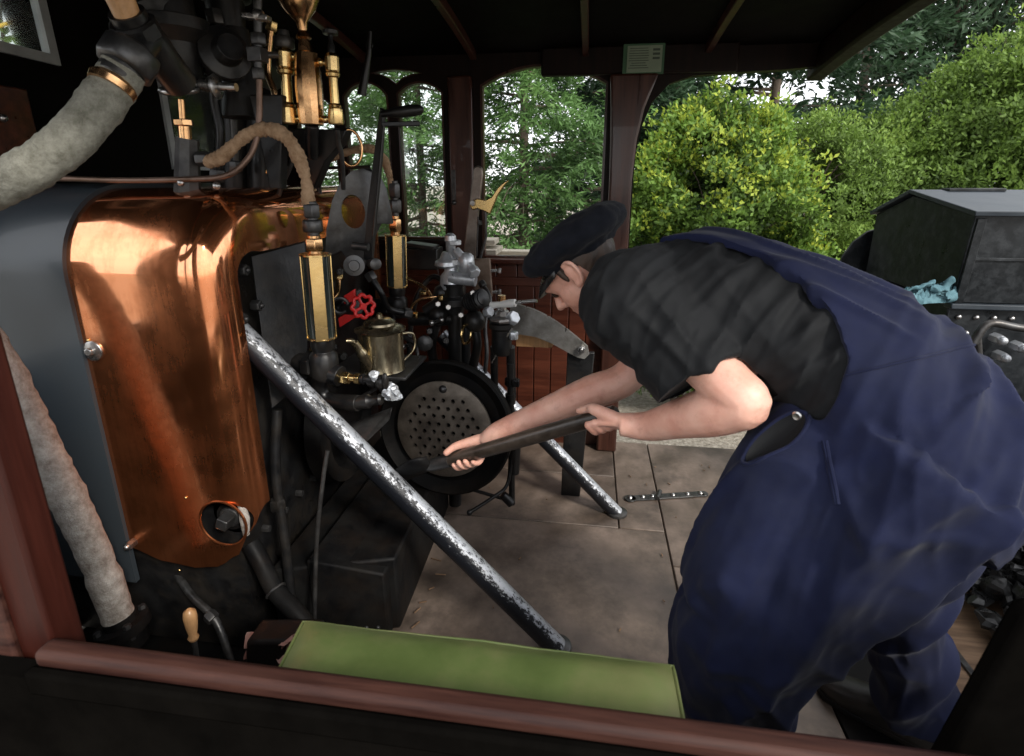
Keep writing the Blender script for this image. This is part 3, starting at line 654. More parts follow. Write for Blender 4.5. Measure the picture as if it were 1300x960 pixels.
# firebox foundation and ash box by the floor
build('foundation', MB().prism([(-1.02, 1.40, 0), (-.62, 1.52, 0), (-.64, 2.30, 0), (-1.02, 2.45, 0)], (0, 0, .30)), M['dull_black'], bo, bevel=.01)
pa, pb, pc, pd = P(405, 655, X=-.80), P(492, 655, X=-.66), P(440, 790, X=-.66), P(395, 790, X=-.8)
build('damper_box', MB().prism([(-.90, 1.43, 0), (-.645, 1.47, 0), (-.645, 1.47, .27), (-.90, 1.43, .33)], (0, .62, 0)), M['dull_black'], bo, bevel=.008)
build('rust_bracket', MB().bar(P(190, 722, Y=1.42), P(300, 748, Y=1.38), .03, .07).bar(P(225, 722, Y=1.42), P(255, 800, Y=1.40), .05, .03), pmat('rust', (.035, .022, .014), (.11, .06, .035), rough=(.8, .95), scale=18, bump=.8, bscale=60), bo, bevel=.006)
# studs and small rods on the black lower front
for i, (x, y, z) in enumerate([(-.655, 1.55 + .13 * k, .24) for k in range(5)] + [(-.655, 1.55 + .13 * k, .06) for k in range(5)]): build('rivet', MB().ball((x + .01, y, z), .012, 10, 6), M['iron'], bo)
for k in range(6): build('rivet', MB().ball((-.88 + .04 * k, 1.434 + .006 * k, .05), .008, 10, 6), M['iron'], bo)
for k in range(9): build('stud', MB().hexn((-1.05, 1.46 + .11 * k, .42), (1, 0, 0), .013, .03), M['iron'], bo)
build('damper_rod', MB().tube(spline([P(416, 572, Y=1.46), P(410, 610, Y=1.44), P(402, 690, Y=1.40), P(399, 800, Y=1.36)], 5), .007, 10), M['iron'], bo)
build('cylinder_pipe', MB().tube(spline([P(352, 520, Y=1.50), P(350, 600, Y=1.46), P(362, 690, Y=1.42), P(372, 780, Y=1.38)], 6), .016, 12).hexn(P(353, 640, Y=1.445), (0, 0, 1), .026, .04), M['black'], bo)
# firehole mouth
fh = V((-1.0, 1.93, .62))
build('firehole_ring', MB().lathe(fh, (1, 0, 0), [(0, .26), (.06, .25), (.07, .2), (.03, .19)], 36), M['dull_black'], bo)
build('firehole_shelf', MB().prism([P(442, 541, X=-.86), P(497, 521, Y=1.70), P(494, 534, Y=1.70), P(462, 565, Y=1.66), P(440, 552, Y=1.62)], (.0, .012, .008)), M['iron'], bo, bevel=.002)

# ---------------------------------------------------------------- open firehole door, a black dish with a perforated plate
fd = thing('firehole_door', 'round black firehole door swung open showing perforated baffle plate', 'firehole door', (-.55, 2.0, .25))
dc = P(566, 543, Y=1.99); dax = V((-.10, -1, .10)).normalized()
dx, dy, _ = frame(dax)
build('dish', MB().lathe(dc - dax * .04, dax, [(0, .20), (.0, .272), (.02, .284), (.062, .286), (.068, .277), (.05, .262), (.03, .235), (.026, .1), (.026, .0)], 64), M['dull_black'], fd, smooth=30)
RP = .203
pc_ = dc + dax * .022
bp_ = build('perforated_plate', MB().lathe(pc_ - dax * .006, dax, [(0, RP), (.010, RP), (.012, RP - .003)], 64), pmat('plate_iron', (.13, .108, .085), (.25, .21, .17), rough=(.4, .65), metal=.5, scale=12, bump=.35, bscale=90, dirt=(.02, .015, .012), dirt_scale=5, dirt_amt=.7), fd, smooth=30)
cut = MB(); ex = V((1, 0, 0)); ex = (ex - dax * ex.dot(dax)).normalized(); ey = dax.cross(ex); ey = ey if ey.z > 0 else -ey
hs = .0415
k = 0
for j in range(-4, 5):
    for i in range(-4, 5):
        x = (i + (.5 if j % 2 else 0)) * hs; y = j * hs * .82 - .012
        if math.hypot(x, y) < .158: cut.cyl(pc_ + ex * x + ey * y - dax * .05, pc_ + ex * x + ey * y + dax * .05, .0088, 12)
boolean(bp_, cut)
build('rivet', MB().ball(pc_ + ex * .0 + ey * .172 + dax * .006, (.017, .017, .017), 14, 8), M['iron'], fd)
hng = P(648, 570, Y=2.05)
build('hinge_post', MB().tube([P(648, 462, Y=2.12), P(650, 640, Y=2.12)], .014, 12).cyl(P(654, 560, Y=2.11), P(652, 600, Y=2.11), .026, 14).cyl(P(648, 500, Y=2.12), P(648, 512, Y=2.12), .022, 14), M['black'], fd)
build('treadle', MB().tube(spline([P(650, 575, Y=2.10), P(644, 615, Y=2.06), P(625, 632, Y=2.0), P(597, 650, Y=1.93)], 6), .008, 10).tube([P(590, 619, Y=2.12), P(638, 633, Y=2.10)], .008, 10).ball(P(596, 651, Y=1.93), .013, 10, 8), M['black'], fd)
build('hinge_lug', MB().cyl(P(638, 628, Y=2.1), P(650, 640, Y=2.1), .02, 12).box(P(655, 486, Y=2.11), (.03, .03, .03)), M['black'], fd, bevel=.003)
build('hinge_bar', MB().bar(P(483, 497, Y=1.93), P(535, 456, Y=1.96), .018, .03), M['iron'], fd, bevel=.004)

# ---------------------------------------------------------------- two stay bars
def stay(a, b, label, cols=None, r=.037):
    t = thing('stay_bar', label, 'stay bar', b, 'worn diagonal stays from backhead to floor')
    a, b = V(a), V(b); d = (b - a).normalized(); L = (b - a).length
    pts = [a + d * (L * i / 40) for i in range(41)]
    rod = build('rod', MB().tube([V((0, 0, L * i / 40)) for i in range(41)], r, 24), M['stay'], t, origin=V((0, 0, 0)))
    rod.location = a - b; WLOC[rod] = a; rod.rotation_mode = 'QUATERNION'; rod.rotation_quaternion = d.to_track_quat('Z', 'Y')
    build('foot', MB().lathe(V((b.x, b.y, .0)), (0, 0, 1), [(0, .05), (.012, .05), (.016, .042)], 20), M['iron'], t)
    return t
stay(P(290, 409, X=-1.06), P(707, 822, Z=0) + V((.0, .0, .0)), 'thick speckled black and silver stay bar nearer the green cushion')
stay(P(560, 425, Y=2.36), P(783, 652, Z=0), 'far speckled stay bar meeting the floor behind the shovel handle', r=.034)

# ---------------------------------------------------------------- lagged pipes on the left
def lag_path(pts, r, seed=0, pitch=.03, amp=.05, n=12, segs=20):
    sp = spline(pts, n); L = 0; R = []; q = []
    dense = []
    for a, b in zip(sp, sp[1:]):
        k = max(1, int((b - a).length / (pitch / 5)))
        dense += [a.lerp(b, i / k) for i in range(k)]
    dense.append(sp[-1])
    for i, p in enumerate(dense):
        if i: L += (p - dense[i - 1]).length
        u = (L / pitch) % 1
        R.append(r * (1 + amp * (.55 * (u if u < .8 else (1 - u) * 4) - .25) + amp * 1.1 * fbm((L * 14, seed, 0), 1)))
    mb = MB().tube(dense, R, segs)
    for i, v in enumerate(mb.v):
        mb.v[i] = v + V((noise.noise(v * 55), noise.noise(v * 55 + V((9, 0, 0))), noise.noise(v * 55 + V((0, 9, 0))))) * r * .04
    return mb
sp1 = thing('steam_pipe', 'thick grey cloth lagged pipe curving down left from black union nut', 'pipe', P(0, 240, Y=.95))
build('lagging', lag_path([P(-120, 262, Y=.92), P(-40, 248, Y=.93), P(20, 225, Y=.95), P(75, 190, Y=.98), P(112, 152, Y=1.01), P(140, 116, Y=1.04), P(157, 88, Y=1.06)], .040, 1, pitch=.024, amp=.10), M['lag_grey'], sp1, smooth=70)
a, b = P(150, 97, Y=1.05), P(168, 68, Y=1.08); dd = (b - a).normalized()
build('union_nut', MB().hexn(a.lerp(b, .75), dd, .052, .05, 8).lathe(a - dd * .01, dd, [(0, .037), (.05, .036)], 20), M['iron'], sp1, bevel=.004)
build('collar', MB().lathe(a - dd * .03, dd, [(0, .040), (.012, .042), (.02, .036)], 24), M['brass_copper'], sp1)
build('valve_body', MB().tube(spline([b, P(185, 50, Y=1.12), P(205, 75, Y=1.16), P(228, 105, Y=1.22)], 6), .036, 18).tube([P(183, 55, Y=1.12), P(160, 15, Y=1.08)], .034, 18).hexn(P(172, 38, Y=1.1), P(183, 55, Y=1.12) - P(160, 15, Y=1.08), .046, .035, 8), M['black'], sp1)
build('stem', MB().tube([P(162, 20, Y=1.08), P(148, -12, Y=1.06)], [.024, .026], 16), M['light_wood'], sp1)

sp2 = thing('feed_pipe', 'dirty white lagged pipe sloping below the grey boiler band', 'pipe', P(150, 800, Y=1.12))
build('lagging', lag_path([P(-90, 330, Y=1.12), P(-30, 415, Y=1.12), P(20, 500, Y=1.12), P(50, 560, Y=1.12), P(90, 640, Y=1.12), P(125, 715, Y=1.12), P(150, 782, Y=1.12)], .042, 5, pitch=.05, amp=.12), M['lag_white'], sp2, smooth=70)
a, b = P(150, 782, Y=1.12), P(175, 835, Y=1.12); dd = (b - a).normalized()
build('flange', MB().lathe(a, dd, [(0, .045), (.02, .046), (.022, .07), (.05, .07), (.052, .05), (.10, .05)], 28), M['dull_black'], sp2)
for k in range(4):
    x, y, z = frame(dd); an = k * PI / 2 + .5
    build('flange_bolt', MB().hexn(a + dd * .035 + (x * math.cos(an) + y * math.sin(an)) * .058, dd, .011, .05), M['iron'], sp2)
# low lever with turned wooden grip
lv = thing('drain_lever', 'short upright lever with pale turned wooden grip by the lagged pipe', 'lever', P(246, 830, Y=1.05))
build('grip', MB().lathe(P(246, 812, Y=1.05), P(238, 762, Y=1.05) - P(246, 812, Y=1.05), [(0, .011), (.008, .014), (.018, .010), (.045, .015), (.075, .0175), (.092, .015), (.100, .006)], 20), M['light_wood'], lv)
build('shank', MB().tube([P(262, 905, Y=1.05), P(246, 812, Y=1.05)], .007, 12), M['iron'], lv)
# hose and small pipes at the bottom left
hs_ = thing('drain_hose', 'black rubber hose drooping below the copper cladding', 'hose', P(300, 820, Y=1.32))
build('hose', MB().tube(spline([P(318, 690, Y=1.36), P(332, 715, Y=1.34), P(350, 750, Y=1.3), P(382, 785, Y=1.26), P(420, 840, Y=1.24)], 8), .028, 16), M['dull_black'], hs_)
build('hose_clip', MB().ring(P(350, 750, Y=1.3), P(382, 785, Y=1.26) - P(332, 715, Y=1.34), .03, .004, 24, 8), M['iron'], hs_)
hp = thing('injector_pipe', 'thin bent black pipe low beside the boiler', 'pipe', P(290, 830, Y=1.3))
build('tube', MB().tube(spline([P(225, 730, Y=1.36), P(245, 758, Y=1.30), P(275, 790, Y=1.26), P(296, 850, Y=1.22)], 8), .012, 12), M['iron'], hp)
build('union_nut', MB().hexn(P(268, 783, Y=1.265), P(275, 790, Y=1.26) - P(245, 758, Y=1.30), .02, .03), M['iron'], hp)
rg = thing('rag', 'crumpled pinkish red rag tucked beside the cushion', 'rag', P(345, 830, Y=1.0))
mb = MB(); rows = []
for i in range(16):
    r_ = []
    for j in range(14):
        a, b = i / 15, j / 13; c = P(lerp(312, 392, a), lerp(806, 836, b), Y=1.0 + .05 * math.sin(5 * a))
        r_.append(c + V((0, 0, 1)) * .03 * fbm((a * 3, b * 3, 1), 1.3) + V((0, -1, 0)) * .03 * fbm((a * 3, b * 3, 7), 1.5))
    rows.append(r_)
build('cloth', mb.grid(rows), pmat('rag_red', (.28, .10, .07), (.45, .32, .28), rough=(.85, .95), scale=7, bump=.4, bscale=150), rg, smooth=80)
build('toolbox', MB().prism([P(310, 815, Y=1.0), P(395, 815, Y=1.0), P(395, 930, Y=1.0), P(310, 930, Y=1.0)], (0, .08, 0)), M['dull_black'], None, bevel=.01)
tag(bpy.data.objects['toolbox'], 'black tool box under the red rag beside the boiler', 'box')
# ================================================================ fittings on the backhead
def px(u, v, Y, n): return P(u, v, Y=Y), n * (P(u + 1, v, Y=Y) - P(u, v, Y=Y)).length     # point and a length of n photo pixels there
def rpx(Y, v, n): return n * (P(651, v, Y=Y) - P(650, v, Y=Y)).length

def gauge(u0, v0, u1, v1, Y, w, label, lagpts, lag_r, nut_uv, below=True):
    t = thing('gauge_glass', label, 'gauge', P(u1, v1 + 30, Y=Y), 'brass cased water gauges')
    a, b = P(u0, v0, Y=Y), P(u1, v1, Y=Y); r = rpx(Y, v0, w / 2); d = (a - b).normalized(); L = (a - b).length
    fy = V((.5, -.87, .1)); fy = (fy - d * fy.dot(d)).normalized(); x = d.cross(fy)          # fy faces the near side
    fr = MB().lathe(b - d * .0, d, [(0, r * .6), (.0, r), (.006, r), (.006, r * .6)], 28).lathe(a - d * .006, d, [(0, r * .6), (0, r), (.006, r), (.006, r * .6)], 28)
    for an in (-90 - 2, -90 + 82, -90 - 86):
        c = math.cos(math.radians(an)); s_ = math.sin(math.radians(an)); o_ = x * c * r * .93 - fy * s_ * r * .93
        fr.bar(b + o_, a + o_, r * .8 if an == -92 else r * .22, .004, ref=(x * c - fy * s_))
    build('brass_guard', fr, M['brass'], t, bevel=.001)
    build('glass_block', MB().lathe(b + d * .004, d, [(0, r * .86), (L - .008, r * .86)], 24), M['gauge_black'], t)
    tp, bt = nut_uv
    p1 = a
    nm = MB(); nb_ = MB()
    nb_.hexn(a + d * rpx(Y, v0, 12), d, r * .58, rpx(Y, v0, 17)).lathe(a, d, [(0, r * .45), (rpx(Y, v0, 24), r * .4)], 16)
    nm.hexn(a + d * rpx(Y, v0, 36), d, r * .64, rpx(Y, v0, 16), 8).hexn(a + d * rpx(Y, v0, 55), d, r * .54, rpx(Y, v0, 18)).lathe(a + d * rpx(Y, v0, 22), d, [(0, r * .36), (rpx(Y, v0, 45), r * .36)], 16)
    build('brass_nut', nb_, M['brass_copper'], t, bevel=.0015); build('union_nut', nm, M['iron'], t, bevel=.002)
    build('lagged_pipe', lag_path(lagpts, lag_r, 3, pitch=.016, amp=.42, n=14, segs=14), M['lag_tan'], t, smooth=70)
    if below:
        e = MB().lathe(b, -d, [(0, r * .75), (r * .5, r * .8), (r * .9, r * .7), (r * 1.2, r * .95), (r * 2.6, r * 1.0), (r * 3.0, r * .7)], 20)
        e.tube([b - d * r * 2.0, b - d * r * 2.0 + V((-.14, .03, 0))], r * .7, 14).hexn(b - d * r * 2.0 + V((-.05, .01, 0)), (1, -.2, 0), r * .95, r * .8)
        build('cock_body', e, M['black'], t, bevel=.002)
    return t, a, b, d, r
Y1 = 1.56
g1, a1, b1, d1, r1 = gauge(400, 322, 409, 429, Y1, 41, 'large brass cased water gauge near the copper rim under a tan lagged pipe',
    [P(262, 206, Y=1.50), P(280, 200, Y=1.50), P(298, 184, Y=1.51), P(320, 168, Y=1.52), P(345, 165, Y=1.53), P(366, 177, Y=1.54), P(381, 205, Y=1.55), P(389, 232, Y=1.56), P(392, 262, Y=1.56)], .019, (0, 0))
c_ = P(424, 476, Y=Y1)
dr = MB().tube([P(408, 470, Y=Y1), P(432, 478, Y=Y1 - .01)], rpx(Y1, 480, 14), 16).tube(spline([P(412, 470, Y=Y1), P(405, 490, Y=Y1 + .02), P(418, 508, Y=Y1 + .02), P(455, 512, Y=Y1)], 6), rpx(Y1, 480, 11), 14).lathe(P(450, 512, Y=Y1), P(492, 506, Y=Y1) - P(450, 512, Y=Y1), [(0, .022), (.05, .024), (.06, .016), (.085, .016), (.09, .02), (.10, .012)], 16)
build('drain_body', dr, M['black'], g1, bevel=.002)
dd = (P(480, 484, Y=Y1) - P(432, 480, Y=Y1)).normalized()
build('drain_nut', MB().hexn(P(437, 480, Y=Y1), dd, .0215, .036).hexn(P(454, 481, Y=Y1), dd, .019, .016).lathe(P(444, 480, Y=Y1), dd, [(0, .013), (.03, .013)], 12), M['brass'], g1, bevel=.0015)
build('drain_cock', MB().lathe(P(458, 481, Y=Y1), dd, [(0, .016), (.012, .019), (.014, .015), (.026, .017), (.028, .023), (.045, .024), (.05, .018)], 18).ball(P(484, 485, Y=Y1), .024, 16, 10).ball(P(489, 484, Y=Y1 - .02), (.012, .01, .028), 12, 8), M['black'], g1)
# crumpled foil on the cock
fo = MB().ball(P(497, 497, Y=Y1), (.026, .022, .030), 22, 14)
for i, v in enumerate(fo.v): fo.v[i] = v + V((noise.noise(v * 60), noise.noise(v * 60 + V((5, 0, 0))), noise.noise(v * 60 + V((0, 5, 0))))) * .018
build('foil_wrap', fo, M['silver'], g1, smooth=0)
fo = MB().ball(P(475, 478, Y=Y1 - .015), (.012, .012, .02), 14, 10)
for i, v in enumerate(fo.v): fo.v[i] = v + V((noise.noise(v * 70), noise.noise(v * 70 + V((5, 0, 0))), 0)) * .012
build('foil_scrap', fo, M['silver'], g1, smooth=0)

Y2 = 2.30
g2, a2, b2, d2, r2_ = gauge(502, 298, 504, 364, Y2, 28, 'smaller brass cased water gauge further back beside the lever quadrant',
    [P(398, 206, Y=2.2), P(420, 201, Y=2.21), P(445, 192, Y=2.22), P(470, 189, Y=2.24), P(486, 200, Y=2.27), P(494, 222, Y=2.29), P(499, 246, Y=2.3)], .016, (0, 0))
t_ = MB().lathe(P(505, 372, Y=Y2), (0, 0, -1), [(0, .02), (.03, .024), (.05, .015), (.08, .018), (.1, .01)], 16)
build('drain_spring', t_, M['iron'], g2)

# ---------------------------------------------------------------- big brass lubricator
YL = 1.66
lb = thing('lubricator', 'polished brass displacement lubricator with bulb top and two sight tubes', 'lubricator', P(395, 165, Y=YL))
def LP(u, v, dy=0): return P(u, v, Y=YL + dy)
def lp(n): return rpx(YL, 110, n)
ax = (LP(389, 65) - LP(396, 158)).normalized()
L = (LP(389, 65) - LP(396, 158)).length
build('reservoir', MB().lathe(LP(396, 159), ax, [(0, lp(12)), (.002, lp(15.5)), (L * .1, lp(16.5)), (L * .5, lp(17.5)), (L * .8, lp(16)), (L * .98, lp(14)), (L, lp(12))], 12), M['brass_copper'], lb, smooth=25)
build('bulb', MB().lathe(LP(388, 66), (LP(379, 0) - LP(388, 66)), [(0, lp(9)), (lp(14), lp(7)), (lp(16), lp(9.5)), (lp(20), lp(8.5)), (lp(24), lp(5.5)), (lp(34), lp(7)), (lp(40), lp(12)), (lp(48), lp(19)), (lp(58), lp(24.5)), (lp(68), lp(27)), (lp(80), lp(26)), (lp(95), lp(17)), (lp(100), lp(5))], 28), M['brass_copper'], lb)
def sight(u0, v0, u1, v1, R, top):
    a, b = LP(u0, v0), LP(u1, v1); d = (a - b).normalized(); L = (a - b).length; r = lp(R)
    s_ = build('sight_tube', MB().lathe(b, d, [(0, r * 1.05), (L * .02, r * 1.12), (L * .22, r * 1.0), (L * .24, r * .8), (L * .27, r * .9), (L * .3, r * .62), (L * .66, r * .60), (L * .68, r * .9), (L * .72, r * 1.0), (L * .74, r * .85), (L * .76, r * .95), (L * .95, r * .98), (L * 1.0, r * .7)], 14), M['brass'], lb, smooth=25)
    if top == 'nut': build('cap_nut', MB().hexn(a + d * lp(7), d, r * 1.2, lp(14), 8).lathe(a, d, [(0, r * .8), (lp(22), r * .6)], 12), M['iron'], lb, bevel=.002)
    else: build('hand_knob', MB().lathe(a - d * .002, d, [(0, r * .5), (lp(10), r * .5), (lp(14), r * .3), (lp(22), r * .3), (lp(23), r * 1.0), (lp(27), r * 1.1), (lp(30), r * .5)], 20), M['black'], lb)
sight(361, 62, 367, 158, 11.5, 'nut'); sight(421, 68, 427, 158, 9.5, 'knob')
for a_, b_, r_, q_ in (((374, 150), (386, 150), 4, (379, 151)), ((404, 150), (422, 152), 4, (413, 152)), ((404, 80), (418, 80), 3, (407, 79)), ((365, 75), (380, 68), 3.5, (372, 72))): build('link_pipe', MB().cyl(LP(*a_), LP(*b_), lp(r_)).ball(LP(*q_), lp(5)), M['brass'], lb)
build('bracket', MB().prism([LP(352, 162, .04), LP(440, 165, .04), LP(432, 182, .04), LP(412, 205, .06), LP(398, 240, .08), LP(380, 205, .06), LP(360, 185, .04)], (0, .05, 0)).cyl(LP(396, 158), LP(396, 200, .04), lp(9)), M['black'], lb, bevel=.004)
build('feed_pipe', MB().tube(spline([LP(368, 168), LP(372, 200, .02), LP(358, 235, .05), LP(350, 260, .08)], 6), lp(3.5), 10).tube(spline([LP(428, 164), LP(430, 182, .02), LP(434, 200, .05), LP(436, 240, .10)], 6), lp(3.5), 10), M['iron'], lb)

# ---------------------------------------------------------------- small pipe run over the copper with nuts and a vertical riser
sp = thing('oil_pipe', 'thin dark pipe lying along the copper top and rising beside the lubricator', 'pipe', P(250, 233, Y=1.48))
build('tube', MB().tube(spline([P(-30, 222, Y=1.42), P(60, 226, Y=1.44), P(150, 229, Y=1.46), P(230, 228, Y=1.47), P(285, 224, Y=1.48), P(312, 205, Y=1.50), P(325, 180, Y=1.52), P(329, 150, Y=1.53), P(329, 95, Y=1.54)], 8), .0085, 10), pmat('dark_copper', (.10, .06, .04), (.2, .13, .1), rough=(.3, .5), metal=.7, scale=12, bump=.2), sp)
build('riser_fitting', MB().hexn(P(328, 94, Y=1.54), (0, 0, 1), .018, .03).box(P(327, 70, Y=1.54), (.04, .04, .036)).hexn(P(328, 50, Y=1.54), (0, 0, 1), .022, .03).cyl(P(328, 70, Y=1.54), P(352, 70, Y=1.60), .009).cyl(P(328, 100, Y=1.54), P(327, -10, Y=1.54), .011), M['iron'], sp, bevel=.002)
build('handle', MB().bar(P(310, 20, Y=1.54), P(342, 24, Y=1.54), .03, .014).ball(P(328, 20, Y=1.54), .018), M['steel'], sp, bevel=.003)
# ---------------------------------------------------------------- black steam manifold top left
mf = thing('steam_manifold', 'black steam manifold above the copper cladding with chrome handwheel', 'manifold', P(235, 233, Y=1.55))
YM = 1.50
def MP(u, v, dy=0): return P(u, v, Y=YM + dy)
body = MB().tube(spline([MP(190, 30, .0), MP(225, 45, .05), MP(262, 62, .15), MP(300, 70, .3), MP(345, 95, .55)], 6), [.06, .062, .062, .06, .06, .058, .055] + [.055] * 18, 22)
body.lathe(MP(232, 108), (0, 0, 1), [(0, .03), (.03, .055), (.10, .06), (.13, .09), (.16, .09), (.162, .06), (.28, .05)], 22)
body.lathe(MP(215, 30), V((-.3, -.2, 1)), [(0, .06), (.05, .07), (.06, .1), (.09, .1), (.10, .06), (.2, .055)], 20)
body.lathe(MP(275, 80, .1), V((.5, -.4, .1)), [(0, .05), (.06, .05), (.065, .07), (.09, .07), (.1, .04), (.14, .035)], 18)
body.lathe(MP(290, 40, .2), (0, 0, 1), [(0, .05), (.08, .055), (.085, .075), (.11, .075), (.115, .05), (.3, .045)], 18)
body.lathe(MP(310, 150, .2), (0, 0, 1), [(0, .07), (.05, .06), (.25, .045)], 18)
build('body', body, M['black'], mf, bevel=.002)
build('column', MB().tube([MP(238, 250, .0), MP(238, 176, .0)], [.036, .030], 8), M['iron'], mf, smooth=20)
build('support_plate', MB().prism([MP(316, 120, .12), MP(358, 120, .12), MP(356, 240, .12), MP(342, 240, .12), MP(332, 190, .12)], (0, .04, 0)), M['black'], mf, bevel=.004)
for u in (300, 335): build('column_riser', MB().cyl(MP(u, 130, .4), MP(u, 240, .4), .055), M['black'], mf)
for u, v in ((230, 232), (275, 236)): build('bolt', MB().ball(MP(u, v, -.03), .011, 12, 8), M['steel'], mf)
hw = build('handwheel', MB().ring(MP(228, 114, -.02), (0.05, -.28, 1), rpx(YM, 114, 22), .0085, 40, 10).tube([MP(208, 114, -.02), MP(248, 114, -.02)], .006, 8).tube([MP(228, 112, -.06), MP(228, 116, .03)], .006, 8), M['steel'], mf)
build('spindle', MB().cyl(MP(230, 126, -.01), MP(232, 152, -.01), .009).hexn(MP(233, 156, -.01), (0, 0, 1), .026, .018).cyl(MP(234, 160, -.01), MP(236, 182, -.01), .017), M['brass_copper'], mf, bevel=.001)
build('side_nut', MB().hexn(MP(258, 202, -.0), (1, .1, .0), .022, .034), M['iron'], mf, bevel=.002)
sc_ = MB()
for i in range(9): sc_.lathe(MP(246 + i * 3, 108, .02), (1, .1, 0), [(0, .014), (.003, .019), (.006, .014)], 14)
build('screw_spindle', sc_.cyl(MP(240, 108, .02), MP(300, 111, .02), .011).lathe(MP(272, 110, .02), (1, .1, 0), [(0, .012), (.0, .03), (.008, .034), (.016, .02)], 18), M['steel'], mf)

# ---------------------------------------------------------------- regulator lever on its quadrant
rg = thing('regulator', 'tall black regulator lever on an arched quadrant plate with oval opening', 'lever', P(450, 400, Y=1.9))
def RP_(u, v, dy=0): return P(u, v, Y=1.86 + (u - 415) / 75 * .12 + dy)
outer = [(412, 330), (414, 290), (421, 255), (432, 230), (446, 217), (461, 213), (475, 220), (484, 240), (489, 262), (493, 285), (478, 284), (470, 300), (462, 330), (452, 345), (432, 318)]
pm = MB().prism([RP_(u, v) for u, v in outer], (.012, .028, 0))
qd = build('quadrant', pm, M['iron'], rg, bevel=.003, smooth=30)
cq = RP_(447, 262); cut = MB()
cut.prism([RP_(447 + 16 * math.cos(2 * PI * k / 20) + 2.5 * math.sin(2 * PI * k / 20), 263 + 23 * math.sin(2 * PI * k / 20), -.1) for k in range(20)], (-.125, .3, -.06))
boolean(qd, cut)
YV = 1.84
build('arm', MB().prism([P(u, v, Y=YV) for u, v in ((461, 330), (471, 332), (477, 260), (483, 200), (487, 140), (482, 136), (478, 165), (472, 215), (465, 275))], (.004, .018, 0)), M['black'], rg, bevel=.003)
build('hub', MB().lathe(P(450, 337, Y=1.80), (.35, -1, .1), [(-.06, .012), (0, .018), (.004, .036), (.016, .036), (.018, .02), (.024, .018)], 20).lathe(P(475, 335, Y=1.80), (.8, -1, .1), [(-.05, .014), (0, .02), (.02, .02), (.024, .012)], 16).cyl(P(448, 312, Y=1.82), P(468, 314, Y=1.82), .014), M['iron'], rg)
build('handle', MB().lathe(P(484, 145, Y=YV), P(535, 139, Y=YV + .02) - P(484, 145, Y=YV), [(0, .010), (.02, .011), (.05, .017), (.10, .019), (.13, .016), (.14, .006)], 18), M['black'], rg)
build('latch_handle', MB().bar(P(484, 158, Y=YV), P(533, 157, Y=YV + .02), .012, .016), M['black'], rg, bevel=.003)
build('latch_rod', MB().tube([P(487, 160, Y=YV - .01), P(474, 300, Y=YV - .01)], .005, 8), M['black'], rg)
rd = thing('whistle_rod', 'thin black rod hanging down before the twin arched windows', 'rod', P(456, 120, Y=1.95))
build('rod', MB().tube([P(470, 40, Y=1.95), P(468, 70, Y=1.95), P(459, 121, Y=1.95)], [.006, .009, .016], 12), M['black'], rd)
build('eye', MB().ring(P(469, 58, Y=1.95), (0, 1, 0), .010, .003, 16, 6), M['black'], rd)
rc = thing('brass_ring', 'thin tarnished brass ring hanging beside the lagged pipe', 'ring', P(445, 212, Y=1.98))
cx_ = P(445, 188, Y=1.98)
build('hoop', MB().tube([cx_ + V((.045 * math.cos(2 * PI * k / 30) * .75, .02 * math.cos(2 * PI * k / 30), .062 * math.sin(2 * PI * k / 30))) for k in range(30)], .0055, 10, closed=True), M['brass_copper'], rc)
build('rail', MB().tube([P(392, 214, Y=2.02), P(470, 212, Y=2.02)], .006, 10), M['black'], rc)

# ---------------------------------------------------------------- red handwheel valve
rv = thing('blower_valve', 'small valve with scalloped bright red handwheel and red lever arms', 'valve', P(450, 425, Y=1.72))
def VP(u, v, dy=0): return P(u, v, Y=1.72 + dy)
build('body', MB().tube([VP(415, 395, .05), VP(455, 390)], .024, 16).hexn(VP(432, 393, .02), (1, -.2, 0), .032, .03), M['black'], rv, bevel=.002)
wc = VP(461, 389, -.03); wax = V((.72, -.68, .12)).normalized(); wx_, wy_, _ = frame(wax)
pts = []; 
for k in range(72):
    a = 2 * PI * k / 72; R_ = .036 + .0035 * math.cos(8 * a); pts.append(wc + (wx_ * math.cos(a) + wy_ * math.sin(a)) * R_)
wm = MB().tube(pts, .0065, 10, closed=True)
for k in range(4): wm.tube([wc, wc + (wx_ * math.cos(k * PI / 2 + .4) + wy_ * math.sin(k * PI / 2 + .4)) * .036], .005, 8)
build('handwheel', wm.lathe(wc - wax * .006, wax, [(0, .012), (.012, .011)], 14), M['red'], rv)
build('lever_arm', MB().prism([VP(436, 376), VP(450, 367), VP(450, 383), VP(437, 387)], (.0, .014, 0)), M['red'], rv, bevel=.002)
build('lever_arm', MB().prism([VP(429, 404), VP(450, 392), VP(450, 404), VP(431, 416)], (.0, .014, 0)), M['red'], rv, bevel=.002)
build('yoke', MB().ring(VP(432, 388, -.01), (.3, -1, 0), .026, .006, 20, 8), M['iron'], rv)

